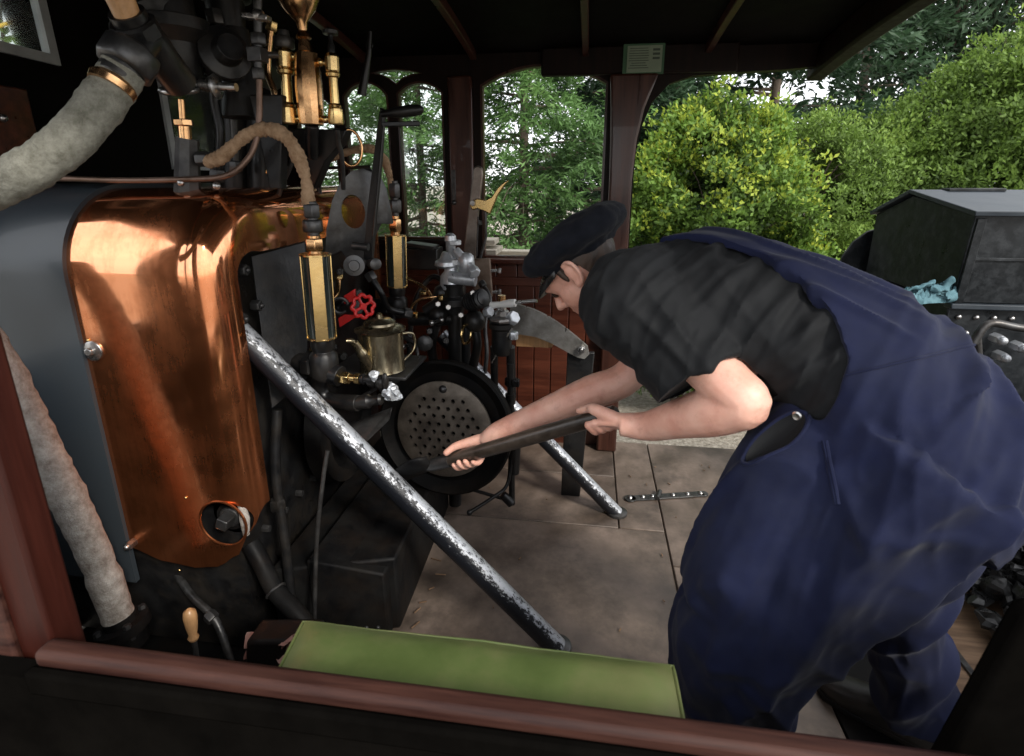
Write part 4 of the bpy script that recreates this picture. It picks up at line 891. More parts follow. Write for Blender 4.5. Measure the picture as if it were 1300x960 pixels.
# ---------------------------------------------------------------- oil can on the warming shelf
YO = 1.80
oc = thing('oil_can', 'battered brass and tin oil can with curved spout on warming shelf', 'oil can', P(486, 470, Y=YO))
bO, tO = P(486, 469, Y=YO), P(484, 419, Y=YO); R0 = rpx(YO, 440, 29); hO = (tO - bO).length
build('body', MB().lathe(bO, (0, 0, 1), [(0, R0 * .96), (.004, R0 * 1.02), (.01, R0 * .99), (hO * .5, R0 * .98), (hO * .97, R0 * 1.0), (hO, R0 * 1.10), (hO + .004, R0 * 1.14), (hO + .008, R0 * 1.06), (hO + .020, R0 * .66), (hO + .022, R0 * .5)], 36), M['dirty_tin'], oc)
build('lid', MB().lathe(bO + V((0, 0, hO + .018)), (0, 0, 1), [(0, R0 * .55), (.004, R0 * .72), (.012, R0 * .70), (.022, R0 * .5), (.026, R0 * .15), (.04, R0 * .14), (.046, .002)], 28), M['dirty_tin'], oc)
build('spout', MB().tube(spline([P(470, 466, Y=YO - .06), P(462, 453, Y=YO - .09), P(452, 438, Y=YO - .11), P(446, 433, Y=YO - .12), P(439, 433, Y=YO - .13)], 6), [.022] * 4 + [.019] * 5 + [.014] * 6 + [.010] * 6 + [.008] * 4, 14), M['dirty_tin'], oc)
build('handle', MB().tube(spline([P(508, 424, Y=YO + .06), P(524, 424, Y=YO + .10), P(526, 442, Y=YO + .10), P(512, 458, Y=YO + .06)], 6), .005, 10), M['dirty_tin'], oc)
sh_ = thing('warming_shelf', 'black iron shelf over the firehole carrying the oil can', 'shelf', bO - V((0, 0, .02)))
build('tray', MB().box(bO + V((-.04, .06, -.008)), (.30, .26, .012)), M['iron'], sh_, bevel=.003)
build('bracket', MB().bar(bO + V((-.15, .05, -.02)), bO + V((-.15, .05, -.16)), .02, .02).bar(bO + V((.06, .05, -.02)), bO + V((-.15, .05, -.16)), .014, .014), M['iron'], sh_)

# ---------------------------------------------------------------- brake ejector column with silver fittings
YB = 2.28
ej = thing('brake_ejector', 'dark brake ejector column crowned with silver painted fittings and pipes', 'valve', P(580, 500, Y=YB))
def BP(u, v, dy=0): return P(u, v, Y=YB + dy)
def bp2(n): return rpx(YB, 380, n)
build('column', MB().tube([BP(578, 640), BP(578, 380)], bp2(9), 16).tube([BP(592, 470, .03), BP(592, 400, .03)], bp2(6), 12).lathe(BP(577, 398), (0, 0, 1), [(0, bp2(12)), (bp2(10), bp2(14)), (bp2(12), bp2(20)), (bp2(20), bp2(20)), (bp2(24), bp2(15)), (bp2(40), bp2(16))], 20), M['black'], ej, bevel=.002)
s = MB()
s.lathe(BP(574, 372), (0, 0, 1), [(0, bp2(13)), (bp2(8), bp2(15)), (bp2(22), bp2(14)), (bp2(28), bp2(9)), (bp2(38), bp2(9)), (bp2(40), bp2(6)), (bp2(64), bp2(6)), (bp2(66), bp2(7.5)), (bp2(72), bp2(7)), (bp2(75), bp2(3))], 20)
s.lathe(BP(567, 340, -.01), (0, 0, 1), [(0, bp2(10)), (bp2(3), bp2(15)), (bp2(8), bp2(14)), (bp2(12), bp2(8)), (bp2(20), bp2(5))], 20)
s.lathe(BP(592, 352, -.02), (0, 0, 1), [(0, bp2(8)), (bp2(10), bp2(9)), (bp2(14), bp2(11)), (bp2(26), bp2(10)), (bp2(30), bp2(6))], 18)
s.tube([BP(578, 318, -.02), BP(600, 342, -.04), BP(604, 346, -.06)], bp2(6), 12).hexn(BP(601, 345, -.06), (.5, -.6, -.5), bp2(8), bp2(10)).tube([BP(571, 352, -.03), BP(604, 356, -.04)], bp2(8), 14)
s.hexn(BP(577, 308), (0, 0, 1), bp2(8.5), bp2(6)).hexn(BP(577, 332), (0, 0, 1), bp2(12), bp2(8), 8)
build('silver_fitting', s, M['silver'], ej, bevel=.0015)
rb_ = MB(); dR = V((.75, -.6, .35)).normalized(); o_ = BP(596, 384, -.02)
for i in range(6): rb_.lathe(o_ + dR * .016 * i, dR, [(0, .034), (.004, .042), (.010, .042), (.014, .034)], 20)
build('ribbed_body', rb_.lathe(o_, dR, [(0, .03), (.1, .03), (.104, .012)], 16), M['black'], ej)
build('ball_valve', MB().ball(BP(603, 408, -.05), bp2(14), 20, 12).ball(BP(556, 400, -.02), bp2(13), 18, 12).ball(BP(560, 372, -.02), bp2(10), 16, 10).tube([BP(520, 405), BP(575, 405)], bp2(9), 14).tube([BP(540, 395, -.02), BP(575, 372, -.02)], bp2(7), 12), M['black'], ej)
build('knob', MB().lathe(BP(540, 434, -.0), (.25, -1, .15), [(0, .012), (.03, .012), (.034, .036), (.05, .038), (.055, .03)], 10), M['iron'], ej, bevel=.002)
build('copper_loop', MB().tube(spline([BP(528, 404, -.04), BP(522, 392, -.05), BP(530, 382, -.05), BP(545, 378, -.05), BP(558, 376, -.04)], 6), .006, 10), M['brass_copper'], ej)
for u, v, r_, h_ in ((528, 400, .015, .02), (560, 378, .016, .022), (537, 372, .011, .03)): build('brass_union', MB().hexn(BP(u, v, -.05), (1, 0, .05), r_, h_), M['brass'], ej, bevel=.001)
build('brass_band', MB().ring(BP(592, 424, -.08), (1, -.3, 0), .042, .006, 24, 8), M['brass'], ej)
build('pipe', MB().tube(spline([BP(603, 415, -.05), BP(606, 440, -.05), BP(600, 470, -.02), BP(604, 500, .02)], 6), .02, 12).tube(spline([BP(556, 405, .02), BP(548, 440, .03), BP(556, 480, .05)], 6), .022, 12).tube(spline([BP(505, 392, .0), BP(520, 398), BP(532, 410)], 6), .016, 12), M['black'], ej)
for u, v in ((556, 386), (569, 390), (585, 400), (600, 372)):
    build('cap_nut', MB().hexn(BP(u, v, -.07), (.3, -1, .1), .013, .016), M['steel'], ej, bevel=.001)
# sander / blow-down valve with ivory grip handle
iv = thing('driver_brake_valve', 'chrome topped brake valve with ivory horizontal handle', 'valve', P(638, 520, Y=2.18))
YI = 2.18
def IP(u, v, dy=0): return P(u, v, Y=YI + dy)
def ip(n): return rpx(YI, 400, n)
build('body', MB().lathe(IP(637, 450), (0, 0, 1), [(0, ip(11)), (ip(8), ip(13)), (ip(14), ip(13)), (ip(34), ip(13)), (ip(36), ip(16)), (ip(42), ip(16))], 20).tube([IP(627, 440), IP(628, 512, .05)], ip(5), 12).tube([IP(648, 440), IP(650, 505, .05)], ip(6), 12).hexn(IP(649, 485, .03), (0, 0, 1), ip(9), ip(12)), M['black'], iv, bevel=.002)
build('chrome_cap', MB().lathe(IP(637, 408), (0, 0, 1), [(0, ip(16)), (ip(3), ip(18)), (ip(6), ip(17)), (ip(8), ip(10)), (ip(14), ip(9)), (ip(15), ip(6)), (ip(24), ip(6)), (ip(26), ip(3))], 8), M['steel'], iv, bevel=.001, smooth=25)
build('grip', MB().lathe(IP(622, 388), IP(660, 384, -.03) - IP(622, 388), [(0, .010), (.006, .016), (.03, .013), (.06, .015), (.10, .017), (.115, .016), (.12, .008)], 16), M['white_trim'], iv)
build('rod', MB().tube([IP(655, 384, -.03), IP(682, 382, -.05)], .007, 10), M['steel'], iv)
build('pin', MB().cyl(IP(637, 400), IP(637, 375), ip(5)), M['brass_copper'], iv)
build('thin_rod', MB().tube([IP(624, 461, -.03), IP(650, 417, -.03)], .0035, 8), M['steel'], iv)
for u, v, ax_, r_ in ((651, 404, (.7, -.5, .5), 9), (620, 396, (.7, -.5, .3), 7), (652, 426, (0, 0, 1), 6)): build('side_fitting', MB().hexn(IP(u, v, -.02), ax_, ip(r_), ip(10)), M['silver'], iv, bevel=.001)

# black instrument box behind the second gauge
ib = thing('black_box', 'small black lidded box on the wall behind the second gauge', 'box', P(535, 345, Y=2.75))
pa, pb = P(514, 318, Y=2.7), P(556, 346, Y=2.7)
build('case', MB().box(((pa.x + pb.x) / 2, 2.76, (pa.z + pb.z) / 2 + .01), (pb.x - pa.x, .12, pa.z - pb.z)), M['black'], ib, bevel=.006)
build('lid', MB().box(((pa.x + pb.x) / 2 - .01, 2.755, pa.z + .02), (pb.x - pa.x - .01, .11, .02), Matrix.Rotation(.12, 3, 'Y')), M['black'], ib, bevel=.005)
# ---------------------------------------------------------------- reversing lever, notched sector plate and its post
rl = thing('reversing_lever', 'upright steel reversing lever with brass latch grip before the large window', 'lever', P(600, 390, Y=2.66))
YR = 2.62
def JP(u, v, dy=0): return P(u, v, Y=YR + dy)
build('bar', MB().prism([JP(u, v) for u, v in ((600, 222), (601, 213), (606, 210), (612, 213), (613, 222), (610, 250), (605, 290), (603, 345), (586, 345), (589, 310), (595, 262))], (0, .022, 0)), pmat('lever_steel', (.16, .13, .11), (.28, .24, .21), rough=(.3, .5), metal=.8, scale=10, bump=.3, dirt=(.07, .04, .025), dirt_scale=8, dirt_amt=.6), rl, bevel=.006)
build('latch_grip', MB().prism([JP(u, v, -.03) for u, v in ((596, 262), (598, 255), (606, 252), (616, 254), (624, 250), (632, 238), (640, 231), (646, 229), (640, 236), (632, 248), (626, 262), (622, 272), (614, 268), (606, 265), (600, 267))], (0, .022, 0)), M['brass'], rl, bevel=.004)
build('latch_rod', MB().tube([JP(616, 268, -.02), JP(617, 300, -.02), JP(610, 328, -.02)], .007, 8).tube([JP(607, 275, -.02), JP(605, 325, -.02)], .004, 8).hexn(JP(609, 283, -.02), (0, 0, 1), .012, .02), M['iron'], rl)
build('pivot', MB().cyl(JP(600, 258, -.045), JP(600, 258, .03), .010).hexn(JP(600, 258, -.045), (0, 1, 0), .014, .014), M['steel'], rl)
build('clamp_plate', MB().box(JP(613, 353, -.03), (.085, .03, .19), Matrix.Rotation(-.06, 3, 'Y')), pmat('rusty_steel', (.12, .075, .05), (.24, .18, .14), rough=(.5, .7), metal=.4, scale=14, bump=.4, dirt=(.05, .025, .015), dirt_scale=9), rl, bevel=.004)
for v in (344, 371): build('clamp_bolt', MB().cyl(JP(622, v, -.03), JP(633, v, -.03), .008).hexn(JP(634, v, -.03), (1, 0, 0), .014, .018), M['steel'], rl)
sp_ = thing('sector_plate', 'grey notched curved sector plate bolted to black upright post', 'quadrant', P(738, 630, Y=2.47))
YS = 2.45
topc = [(648, 384), (662, 388), (684, 396), (704, 407), (722, 420), (738, 433), (746, 440)]
polyS = []
def SP(u, v, dy=0): return P(u, v, Y=YS + dy)
ts = spline([SP(u, v) for u, v in topc], 8)
notch = {10, 20, 30, 40}
for i, p in enumerate(ts):
    if i in notch: 
        polyS += [p, p + V((.002, 0, -.016)), ts[i + 1] + V((-.008, 0, -.016)), ts[i + 1] + V((-.006, 0, 0))]
    else: polyS.append(p)
bot = [(748, 450), (742, 456), (733, 454), (718, 446), (700, 436), (680, 428), (662, 425), (646, 424)]
build('plate', MB().prism(polyS + [SP(u, v) for u, v in bot], (0, .02, 0)), pmat('sector_steel', (.22, .21, .19), (.36, .35, .33), rough=(.3, .5), metal=.7, scale=9, bump=.25, dirt=(.08, .06, .045), dirt_scale=7, dirt_amt=.7), sp_, bevel=.002, smooth=30)
build('bolt', MB().hexn(SP(738, 444, -.012), (0, 1, 0), .020, .022).ball(SP(738, 444, -.026), .010, 10, 6), M['steel'], sp_, bevel=.001)
build('post', MB().prism([P(720, 448, Y=2.475), P(755, 448, Y=2.475), P(736, 632, Y=2.475), P(712, 632, Y=2.475)], (0, .03, 0)), M['black'], sp_, bevel=.005)
build('lit_wood_strip', MB().prism([SP(u, v, .06) for u, v in ((655, 424), (672, 424), (704, 436), (700, 442), (655, 440))], (0, .012, 0)), M['light_wood'], sp_, bevel=.002)  # pale colour stands for light on the wood edge under the plate

# ---------------------------------------------------------------- green padded seat on the near rail
gc = thing('seat_cushion', 'long olive green vinyl padded seat beside the timber rail', 'seat', (-.16, .7, .74))
za = .80
A, B, C_, D_ = P(386, 781, Z=za), P(852, 836, Z=za), P(860, 874, Z=za), P(357, 850, Z=za)
C_ = V((B.x + .004, yr + .004, za)); D_ = V((D_.x, yr + .004, za))
rows = []
nx, ny_ = 50, 12
mb = MB()
def cushion(u, v, zoff):
    p = A.lerp(B, u).lerp(D_.lerp(C_, u), v); p.z = zoff; return p
topg = []
for j in range(ny_ + 1):
    r = []
    for i in range(nx + 1):
        u, v = i / nx, j / ny_; e = min(u * 12, (1 - u) * 12, 1) ; f = min(v * 4, (1 - v) * 4, 1)
        dome = (1 - (1 - e) ** 2) * (1 - (1 - f) ** 2)
        p = cushion(u, v, za - .014 + .016 * dome + .002 * fbm((u * 7, v * 2.2, 0), 1)); r.append(p)
    topg.append(r)
mb.grid(topg)
n_ = len(mb.v)
edge = [topg[0][i] for i in range(nx + 1)] + [topg[j][nx] for j in range(1, ny_ + 1)] + [topg[ny_][i] for i in range(nx - 1, -1, -1)] + [topg[j][0] for j in range(ny_ - 1, 0, -1)]
cen = sum(edge, V()) / len(edge)
def ringz(dz, g): return [V((p.x, p.y, p.z + dz)) + (V((p.x, p.y, 0)) - V((cen.x, cen.y, 0))).normalized() * g for p in edge]
mb.rings([edge, ringz(-.006, .004), ringz(-.035, .006), ringz(-.055, .001)], False)
cu = build('pad', mb, M['green_vinyl'], gc, smooth=60)
build('piping', MB().tube(ringz(-.004, .005), .0032, 8, closed=True), M['green_vinyl'], gc)
bx0, bx1 = min(A.x, D_.x), max(B.x, C_.x)
build('base_board', MB().box(((bx0 + bx1) / 2, (A.y + yr) / 2 + .004, za - .078), (bx1 - bx0 - .01, A.y - yr - .012, .022)), M['mahogany'], gc, bevel=.004)

# ---------------------------------------------------------------- small bore pipes and unions over the end plate (parts of the boiler)
def run(pts, r, mat, nuts=(0, -1), lagged=False):
    sp = spline(pts, 7); o = build('pipe', MB().tube(sp, r, 12), mat, bo)
    for k in nuts:
        a, b = (sp[0], sp[1]) if k == 0 else (sp[-2], sp[-1])
        build('union_nut', MB().hexn(a.lerp(b, .5), b - a, r * 1.9, r * 3), M['brass'] if mat is M['brass_copper'] else M['iron'], o, bevel=.001)
run([P(430, 350, Y=2.0), P(428, 372, Y=1.96), P(415, 392, Y=1.86), P(398, 450, Y=1.72)], .010, M['brass_copper'])
run([P(505, 385, Y=2.3), P(500, 405, Y=2.25), P(510, 425, Y=2.2), P(528, 440, Y=2.16), P(530, 470, Y=2.12)], .009, M['iron'])
run([P(512, 352, Y=2.4), P(530, 360, Y=2.4), P(545, 372, Y=2.36), P(552, 392, Y=2.3)], .008, M['brass_copper'])
run([P(470, 350, Y=2.02), P(484, 372, Y=2.02), P(494, 392, Y=2.06), P(518, 398, Y=2.12)], .012, M['black'])
run([P(340, 345, Y=1.72), P(352, 380, Y=1.70), P(366, 420, Y=1.66), P(372, 452, Y=1.62)], .011, M['iron'])
run([P(612, 360, Y=2.5), P(622, 380, Y=2.46), P(616, 412, Y=2.4), P(618, 450, Y=2.36), P(612, 500, Y=2.34)], .010, M['iron'])
run([P(566, 360, Y=2.42), P(548, 352, Y=2.44), P(528, 380, Y=2.42), P(520, 430, Y=2.4), P(520, 470, Y=2.36)], .013, M['black'])
run([P(298, 25, Y=1.75), P(305, 80, Y=1.75), P(296, 130, Y=1.76), P(300, 215, Y=1.78)], .012, M['iron'])
run([P(345, 30, Y=1.80), P(340, 90, Y=1.80), P(350, 130, Y=1.80), P(344, 220, Y=1.80)], .010, M['brass_copper'])
run([P(272, 20, Y=1.62), P(282, 70, Y=1.62), P(272, 120, Y=1.62), P(280, 170, Y=1.62), P(276, 225, Y=1.62)], .013, M['black'])
run([P(424, 170, Y=1.9), P(420, 195, Y=1.95), P(405, 225, Y=2.0), P(408, 262, Y=2.02)], .009, M['iron'])
for u, v, Y_ in ((432, 345, 1.98), (420, 362, 1.94), (455, 372, 1.96), (520, 425, 2.26), (545, 420, 2.24), (566, 432, 2.24), (606, 432, 2.3), (534, 462, 2.2), (424, 440, 1.86), (436, 452, 1.84)):
    build('plug', MB().hexn(P(u, v, Y=Y_), (.35, -1, .1), .015, .035).hexn(P(u, v, Y=Y_) + V((.006, -.02, .002)), (.35, -1, .1), .009, .02, 4), M['iron'], bo, bevel=.001)
for u, v, Y_ in ((548, 410, 2.22), (512, 440, 2.2)):
    c = P(u, v, Y=Y_); build('cock_handle', MB().bar(c, c + V((.05, -.02, .02)), .010, .014).ball(c, .014).ball(c + V((.05, -.02, .02)), .011), M['steel'], bo, bevel=.001)
# ================================================================ tender behind the driver
td = thing('tender', 'black riveted steam engine tender with ledge, tank plates and hand rail', 'tender', (1.9, 2.0, -1))
XT = 1.42
le = P(1205, 388, Y=2.28); zl = le.z
build('tank', MB().box((2.6, 2.70, (zl - .9) / 2), (2.4, .82, zl + .9)), M['tender_black'], td, bevel=.006)
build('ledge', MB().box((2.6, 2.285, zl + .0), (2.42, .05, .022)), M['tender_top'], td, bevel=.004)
for i in range(16):
    build('rivet', MB().ball((XT + .02 + i * .062, 2.287, zl - .045), .011, 10, 6), M['steel'], td)
for i in range(7):
    build('rivet', MB().ball((XT + .06, 2.287, zl - .11 - i * .062), .011, 10, 6), M['steel'], td)
q = [(XT - .12, zl)]
pts = [P(1062, 345, Y=3.06), P(1070, 326, Y=3.06), P(1084, 307, Y=3.06), P(1102, 294, Y=3.06), P(1120, 289, Y=3.06)]
build('side_wing', MB().prism([(pts[0].x, 3.06, zl - .3)] + [tuple(p) for p in pts] + [(2.4, 3.06, pts[-1].z), (2.4, 3.06, zl - .3)], (0, .02, 0)), M['tender_black'], td, bevel=.003, smooth=30)
build('deck', MB().box((1.95, 1.45, -.03), (1.6, 2.0, .05)), M['plank_floor'], td, bevel=.004)
build('deck_board', MB().box((1.30, 1.45, .0), (.02, 2.0, .012)), M['iron'], td)
build('near_tank', MB().box((2.5, .55, .3), (1.9, .7, 1.2)), M['tender_black'], td, bevel=.006)
build('coal_plate', MB().box((2.05, 1.6, .35), (.03, 1.35, 1.0)), M['dull_black'], td)
hr = MB().tube(spline([P(1236, 436, Y=2.05), P(1256, 411, Y=2.05), P(1300, 417, Y=2.05), P(1380, 420, Y=2.05)], 6), .014, 12).tube([P(1241, 430, Y=2.05), P(1246, 520, Y=2.06)], .012, 12)
build('hand_rail', hr, M['iron'], td)
for u, v in ((1266, 430), (1292, 440), (1270, 452)):
    p = P(u, v, Y=2.2); build('fitting', MB().hexn(p, (0, 1, 0), .02, .05).ball(p - V((0, .03, 0)), .016, 10, 8), M['silver'], td)
build('brake_stand', MB().tube([(1.62, 2.05, 0), (1.62, 2.05, .95)], .03, 14).lathe((1.62, 2.05, .95), (0, 0, 1), [(0, .05), (.04, .05), (.05, .03)], 16), M['black'], td)
# coal bunker box
XB = 1.40
def XP(u, v): return P(u, v, X=XB)
bk = thing('coal_bunker', 'black gabled steel bunker standing on the tender ledge', 'bunker', (1.8, 2.65, zl))
ef, rd_, en = XP(1113, 270), XP(1160, 246), XP(1240, 270)
bn = V((XB, XP(1209, 380).y, zl + .012)); bf = V((XB, ef.y, zl + .012))
Lb = 1.1
build('body', MB().prism([bf, bn, en - V((0, 0, .008)), rd_ - V((0, 0, .008)), ef - V((0, 0, .008))], (Lb, 0, 0)), M['tender_black'], bk, bevel=.004)
th = .018; ov = .02
def off(p, dy, dz): return V((XB - ov, p.y + dy, p.z + dz))
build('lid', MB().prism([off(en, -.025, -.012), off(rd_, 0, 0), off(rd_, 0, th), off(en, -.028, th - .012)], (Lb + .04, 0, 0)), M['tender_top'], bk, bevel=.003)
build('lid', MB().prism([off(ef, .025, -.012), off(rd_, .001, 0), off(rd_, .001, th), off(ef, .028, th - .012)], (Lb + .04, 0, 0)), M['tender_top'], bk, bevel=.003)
build('hinge', MB().box((XB + .22, rd_.y - .02, rd_.z + .018), (.22, .06, .012)), M['tender_black'], bk, bevel=.002)
build('side_seam', MB().box((XB + .55, en.y - .002 + (bn.y - en.y) * .5, (en.z + bn.z) / 2), (Lb - .02, .012, .012)), M['tender_black'], bk, bevel=.002)
build('corner_angle', MB().bar((XB + .02, bn.y - .006, bn.z), (XB + .02, en.y - .006, en.z - .02), .03, .008, ref=(0, 1, 0)), M['tender_black'], bk, bevel=.002)
# cyan rag on the ledge
ra_ = thing('cleaning_rag', 'crumpled cyan cleaning rag lying on the tender in front of the bunker', 'rag', P(1175, 372, Y=2.3))
rows = []
for i in range(60):
    r = []
    for j in range(34):
        a, b = i / 59, j / 33
        p = P(lerp(1128, 1212, a), lerp(376, 366 - 10 * max(0, a - .55), b), Y=2.32 - .12 * (1 - a))
        hgt = .022 + .05 * max(0, a - .55) + .045 * (1 - abs(fbm((a * 4.2, b * 2.6, 3), 1.7))) ** 3
        wv = 1 if (abs(b - .5) < .32 + .18 * math.sin(a * 9)) else .55
        r.append(V((p.x + .02 * fbm((a * 4, b * 4, 9), 1), p.y + (b - .5) * .10 * wv, zl + .013 + hgt * math.sin(PI * b) ** .6)))
    rows.append(r)
build('cloth', MB().grid(rows), M['cyan_rag'], ra_, smooth=80)
for k_, (pts_, r_) in enumerate((([P(1146, 372, Y=2.22), P(1166, 364, Y=2.23), P(1186, 360, Y=2.25)], .010), ([P(1180, 366, Y=2.25), P(1198, 366, Y=2.26), P(1208, 354, Y=2.27)], .014))):
    fm_ = lag_path(pts_, r_, 8 + k_, pitch=.07, amp=.5, n=8, segs=14)
    fm_.v = [v + V((noise.noise(v * 38), noise.noise(v * 38 + V((4, 0, 0))), noise.noise(v * 38 + V((0, 4, 0))))) * .012 for v in fm_.v]
    build('fold', fm_, M['cyan_rag'], ra_, smooth=80)
# coal
rc_ = random.Random(11); mb = MB()
for i in range(240):
    x = rc_.uniform(1.45, 2.0); y = rc_.uniform(1.5, 2.25); s = rc_.uniform(.02, .055)
    hgt = max(0, (x - 1.40) * .55 + (y - 1.5) * .12) * rc_.uniform(.5, 1)
    b0 = len(mb.v); mb.ball((x, y, hgt + s * .5), (s, s * rc_.uniform(.7, 1), s * rc_.uniform(.6, .9)), 7, 5)
    sd = rc_.uniform(0, 99)
    for k in range(b0, len(mb.v)): mb.v[k] = mb.v[k] + V((noise.noise(mb.v[k] * 22 + V((sd, 0, 0))), noise.noise(mb.v[k] * 22 + V((0, sd, 0))), noise.noise(mb.v[k] * 22 + V((0, 0, sd))))) * s * .7
tag(build('coal_heap', mb, M['coal'], smooth=20), 'heap of loose shiny black coal at the front of the tender', 'coal', kind='stuff')

# ================================================================ trees
def crown_mesh(name, leaves, mat, parent, origin):
    """leaves: list of (verts, tint)"""
    vs = []; fs = []; tint = []
    for q, t in leaves:
        n0 = len(vs); vs += q; fs.append(list(range(n0, n0 + len(q)))); tint.append(t)
    me = bpy.data.meshes.new(name); me.from_pydata([p - origin for p in vs], [], fs)
    at = me.attributes.new('tint', 'FLOAT', 'FACE'); at.data.foreach_set('value', tint)
    me.materials.append(mat); o = bpy.data.objects.new(name, me); col.objects.link(o); link(o, parent, origin); return o
def leafq(p, d, n, l, w):
    """small pointed leaf: base p, direction d, normal n"""
    s = d.cross(n)
    if s.length < 1e-4: s = V((1, 0, 0))
    s = s.normalized() * w / 2
    return [p, p + d * l * .5 + s, p + d * l, p + d * l * .5 - s]
def rv(r): 
    while True:
        v = V((r.uniform(-1, 1), r.uniform(-1, 1), r.uniform(-1, 1)))
        if .05 < v.length < 1: return v.normalized()
GZ = -1.0
def trunk_mb(base, h, r, rng, limbs=6, spread=1.0, rise=.6):
    mb = MB(); pts = [base + V((.06 * h * .15 * math.sin(i * 1.3), .05 * h * .1 * math.cos(i * 1.7), h * i / 8)) for i in range(9)]
    mb.tube(pts, [r * (1 - .8 * i / 8) for i in range(9)], 10)
    for k in range(limbs):
        i = rng.randint(2, 7); a = rng.uniform(0, 2 * PI); L_ = spread * rng.uniform(.5, 1)
        p0 = pts[i]; p1 = p0 + V((math.cos(a) * L_ * .5, math.sin(a) * L_ * .5, L_ * rise * .5)); p2 = p0 + V((math.cos(a) * L_, math.sin(a) * L_, L_ * rise))
        rr_ = r * (1 - .8 * i / 8); mb.tube([p0, p1, p2], [rr_ * .5, rr_ * .3, rr_ * .1], 7)
    return mb
def conifer(name, label, base, h, rad, seed, mat, n_br=150, spr=26, leaf=(.13, .030), z0=.06, group=None, droop=.25, dens=1.0, hole=.0):
    rng = random.Random(seed); base = V(base)
    t = thing(name, label, 'tree', base, group)
    tr = MB(); pts = [base + V((0, 0, h * i / 8)) for i in range(9)]
    tr.tube(pts, [.014 * h * (1 - .93 * i / 8) for i in range(9)], 10)
    leaves = []
    for b in range(n_br):
        f = z0 + (1 - z0) * (b + rng.random()) / n_br
        z = h * f; L_ = rad * (1 - f) ** .75 * rng.uniform(.65, 1.12) + .1; a = rng.uniform(0, 2 * PI)
        out = V((math.cos(a), math.sin(a), 0)); p0 = base + V((0, 0, z))
        up_ = rng.uniform(-.05, .35)
        def br(s): return p0 + out * L_ * s + V((0, 0, L_ * (up_ * s - droop * s * s * 1.4)))
        if b % 2 == 0: tr.tube([p0, br(.5), br(.95)], [.006 * h * (1 - f) + .006, .006, .002], 5)
        side = V((-out.y, out.x, 0))
        tb = rng.uniform(-.12, .12)
        for k in range(int(spr * (.35 + L_ / rad))):
            s = rng.uniform(.18, 1.0); w_ = L_ * .30 * (1.15 - s) + .08
            c = br(s) + side * rng.uniform(-1, 1) * w_ + V((0, 0, rng.uniform(-.5, .35) * w_ * .5))
            if hole and noise.noise(c * .9) > .5 - hole: continue
            dmain = (out * rng.uniform(.2, 1) + side * rng.uniform(-.9, .9) + V((0, 0, rng.uniform(-.5, .25)))).normalized()
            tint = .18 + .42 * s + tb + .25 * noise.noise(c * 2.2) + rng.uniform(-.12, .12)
            for m in range(int(9 * dens)):
                dd = (dmain + rv(rng) * .65).normalized(); nn = (V((0, 0, 1)) + rv(rng) * .9).normalized()
                l = leaf[0] * rng.uniform(.6, 1.2)
                leaves.append((leafq(c + rv(rng) * leaf[0] * .55, dd, nn, l, leaf[1]), max(0, min(.95, tint + rng.uniform(-.1, .1)))))
    build('trunk', tr, M['bark'], t, smooth=50)
    crown_mesh('crown', leaves, mat, t, base)
    return t
def broad(name, label, base, blobs, seed, mat, n=9000, leaf=(.085, .042), group=None, th=None, tr=.05, stems=1, tips=0, cat='tree', clump=10, inner=.35):
    """blobs: (centre, (rx, ry, rz)); leaves sit in clumps near the outside of the blobs"""
    rng = random.Random(seed); base = V(base); t = thing(name, label, cat, base, group)
    vol = [b[1][0] * b[1][1] + b[1][1] * b[1][2] + b[1][0] * b[1][2] for b in blobs]; tot = sum(vol); leaves = []
    tm = MB()
    for s in range(stems):
        b = V((rng.uniform(-.25, .25), rng.uniform(-.15, .15), 0)) * (stems > 1)
        tm.tube([base + b, base + b * 2 + V((0, 0, (th or 1) * .5)), base + b * 4.2 + V((rng.uniform(-.1, .1), 0, (th or 1)))], [tr, tr * .8, tr * .5], 9)
    for (c, r), v_ in zip(blobs, vol):
        c = V(c); tm.tube([base + V((0, 0, (th or 1) * .55)), base.lerp(c, .6) + V((0, 0, .1)), c + V((0, 0, r[2] * .3))], [tr * .6, tr * .4, tr * .15], 7)
        for s in range(7):
            d = rv(rng); tm.tube([c - V((0, 0, r[2] * .3)), c + V((d.x * r[0], d.y * r[1], abs(d.z) * r[2])) * .55, c + V((d.x * r[0], d.y * r[1], abs(d.z) * r[2])) * .9], [tr * .25, tr * .15, tr * .05], 5)
        for k in range(int(n * v_ / tot / clump)):
            d = rv(rng); s = rng.uniform(inner, 1.0) ** .5 * (1 + .45 * noise.noise(d * 2.3 + c)) * (1 + (rng.random() < .14) * rng.uniform(.05, .35) * (.6 + d.z)) 
            cc_ = c + V((d.x * r[0], d.y * r[1], d.z * r[2])) * s
            if noise.noise(cc_ * 1.7 + V((seed, 0, 0))) >.24: continue
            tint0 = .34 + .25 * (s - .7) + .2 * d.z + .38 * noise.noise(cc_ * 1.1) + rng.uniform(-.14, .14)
            grow = (d * .8 + V((0, 0, .8)) + rv(rng) * .5).normalized()
            tipc = rng.random() < tips * max(0, .35 + d.z)
            for m in range(clump):
                dd = (grow + rv(rng) * 1.0).normalized(); nn = (d + V((0, 0, .6)) + rv(rng) * .8).normalized()
                l = leaf[0] * rng.uniform(.6, 1.25)
                tn = tint0 + rng.uniform(-.12, .12)
                if tipc and m < clump * .8: tn = rng.uniform(.82, 1.0)
                leaves.append((leafq(cc_ + rv(rng) * leaf[0] * .9, dd, nn, l, leaf[1]), max(0, min(1, tn if (tipc) else min(.8, tn)))))
    build('trunk', tm, M['bark'], t, smooth=50); crown_mesh('crown', leaves, mat, t, base)
    return t
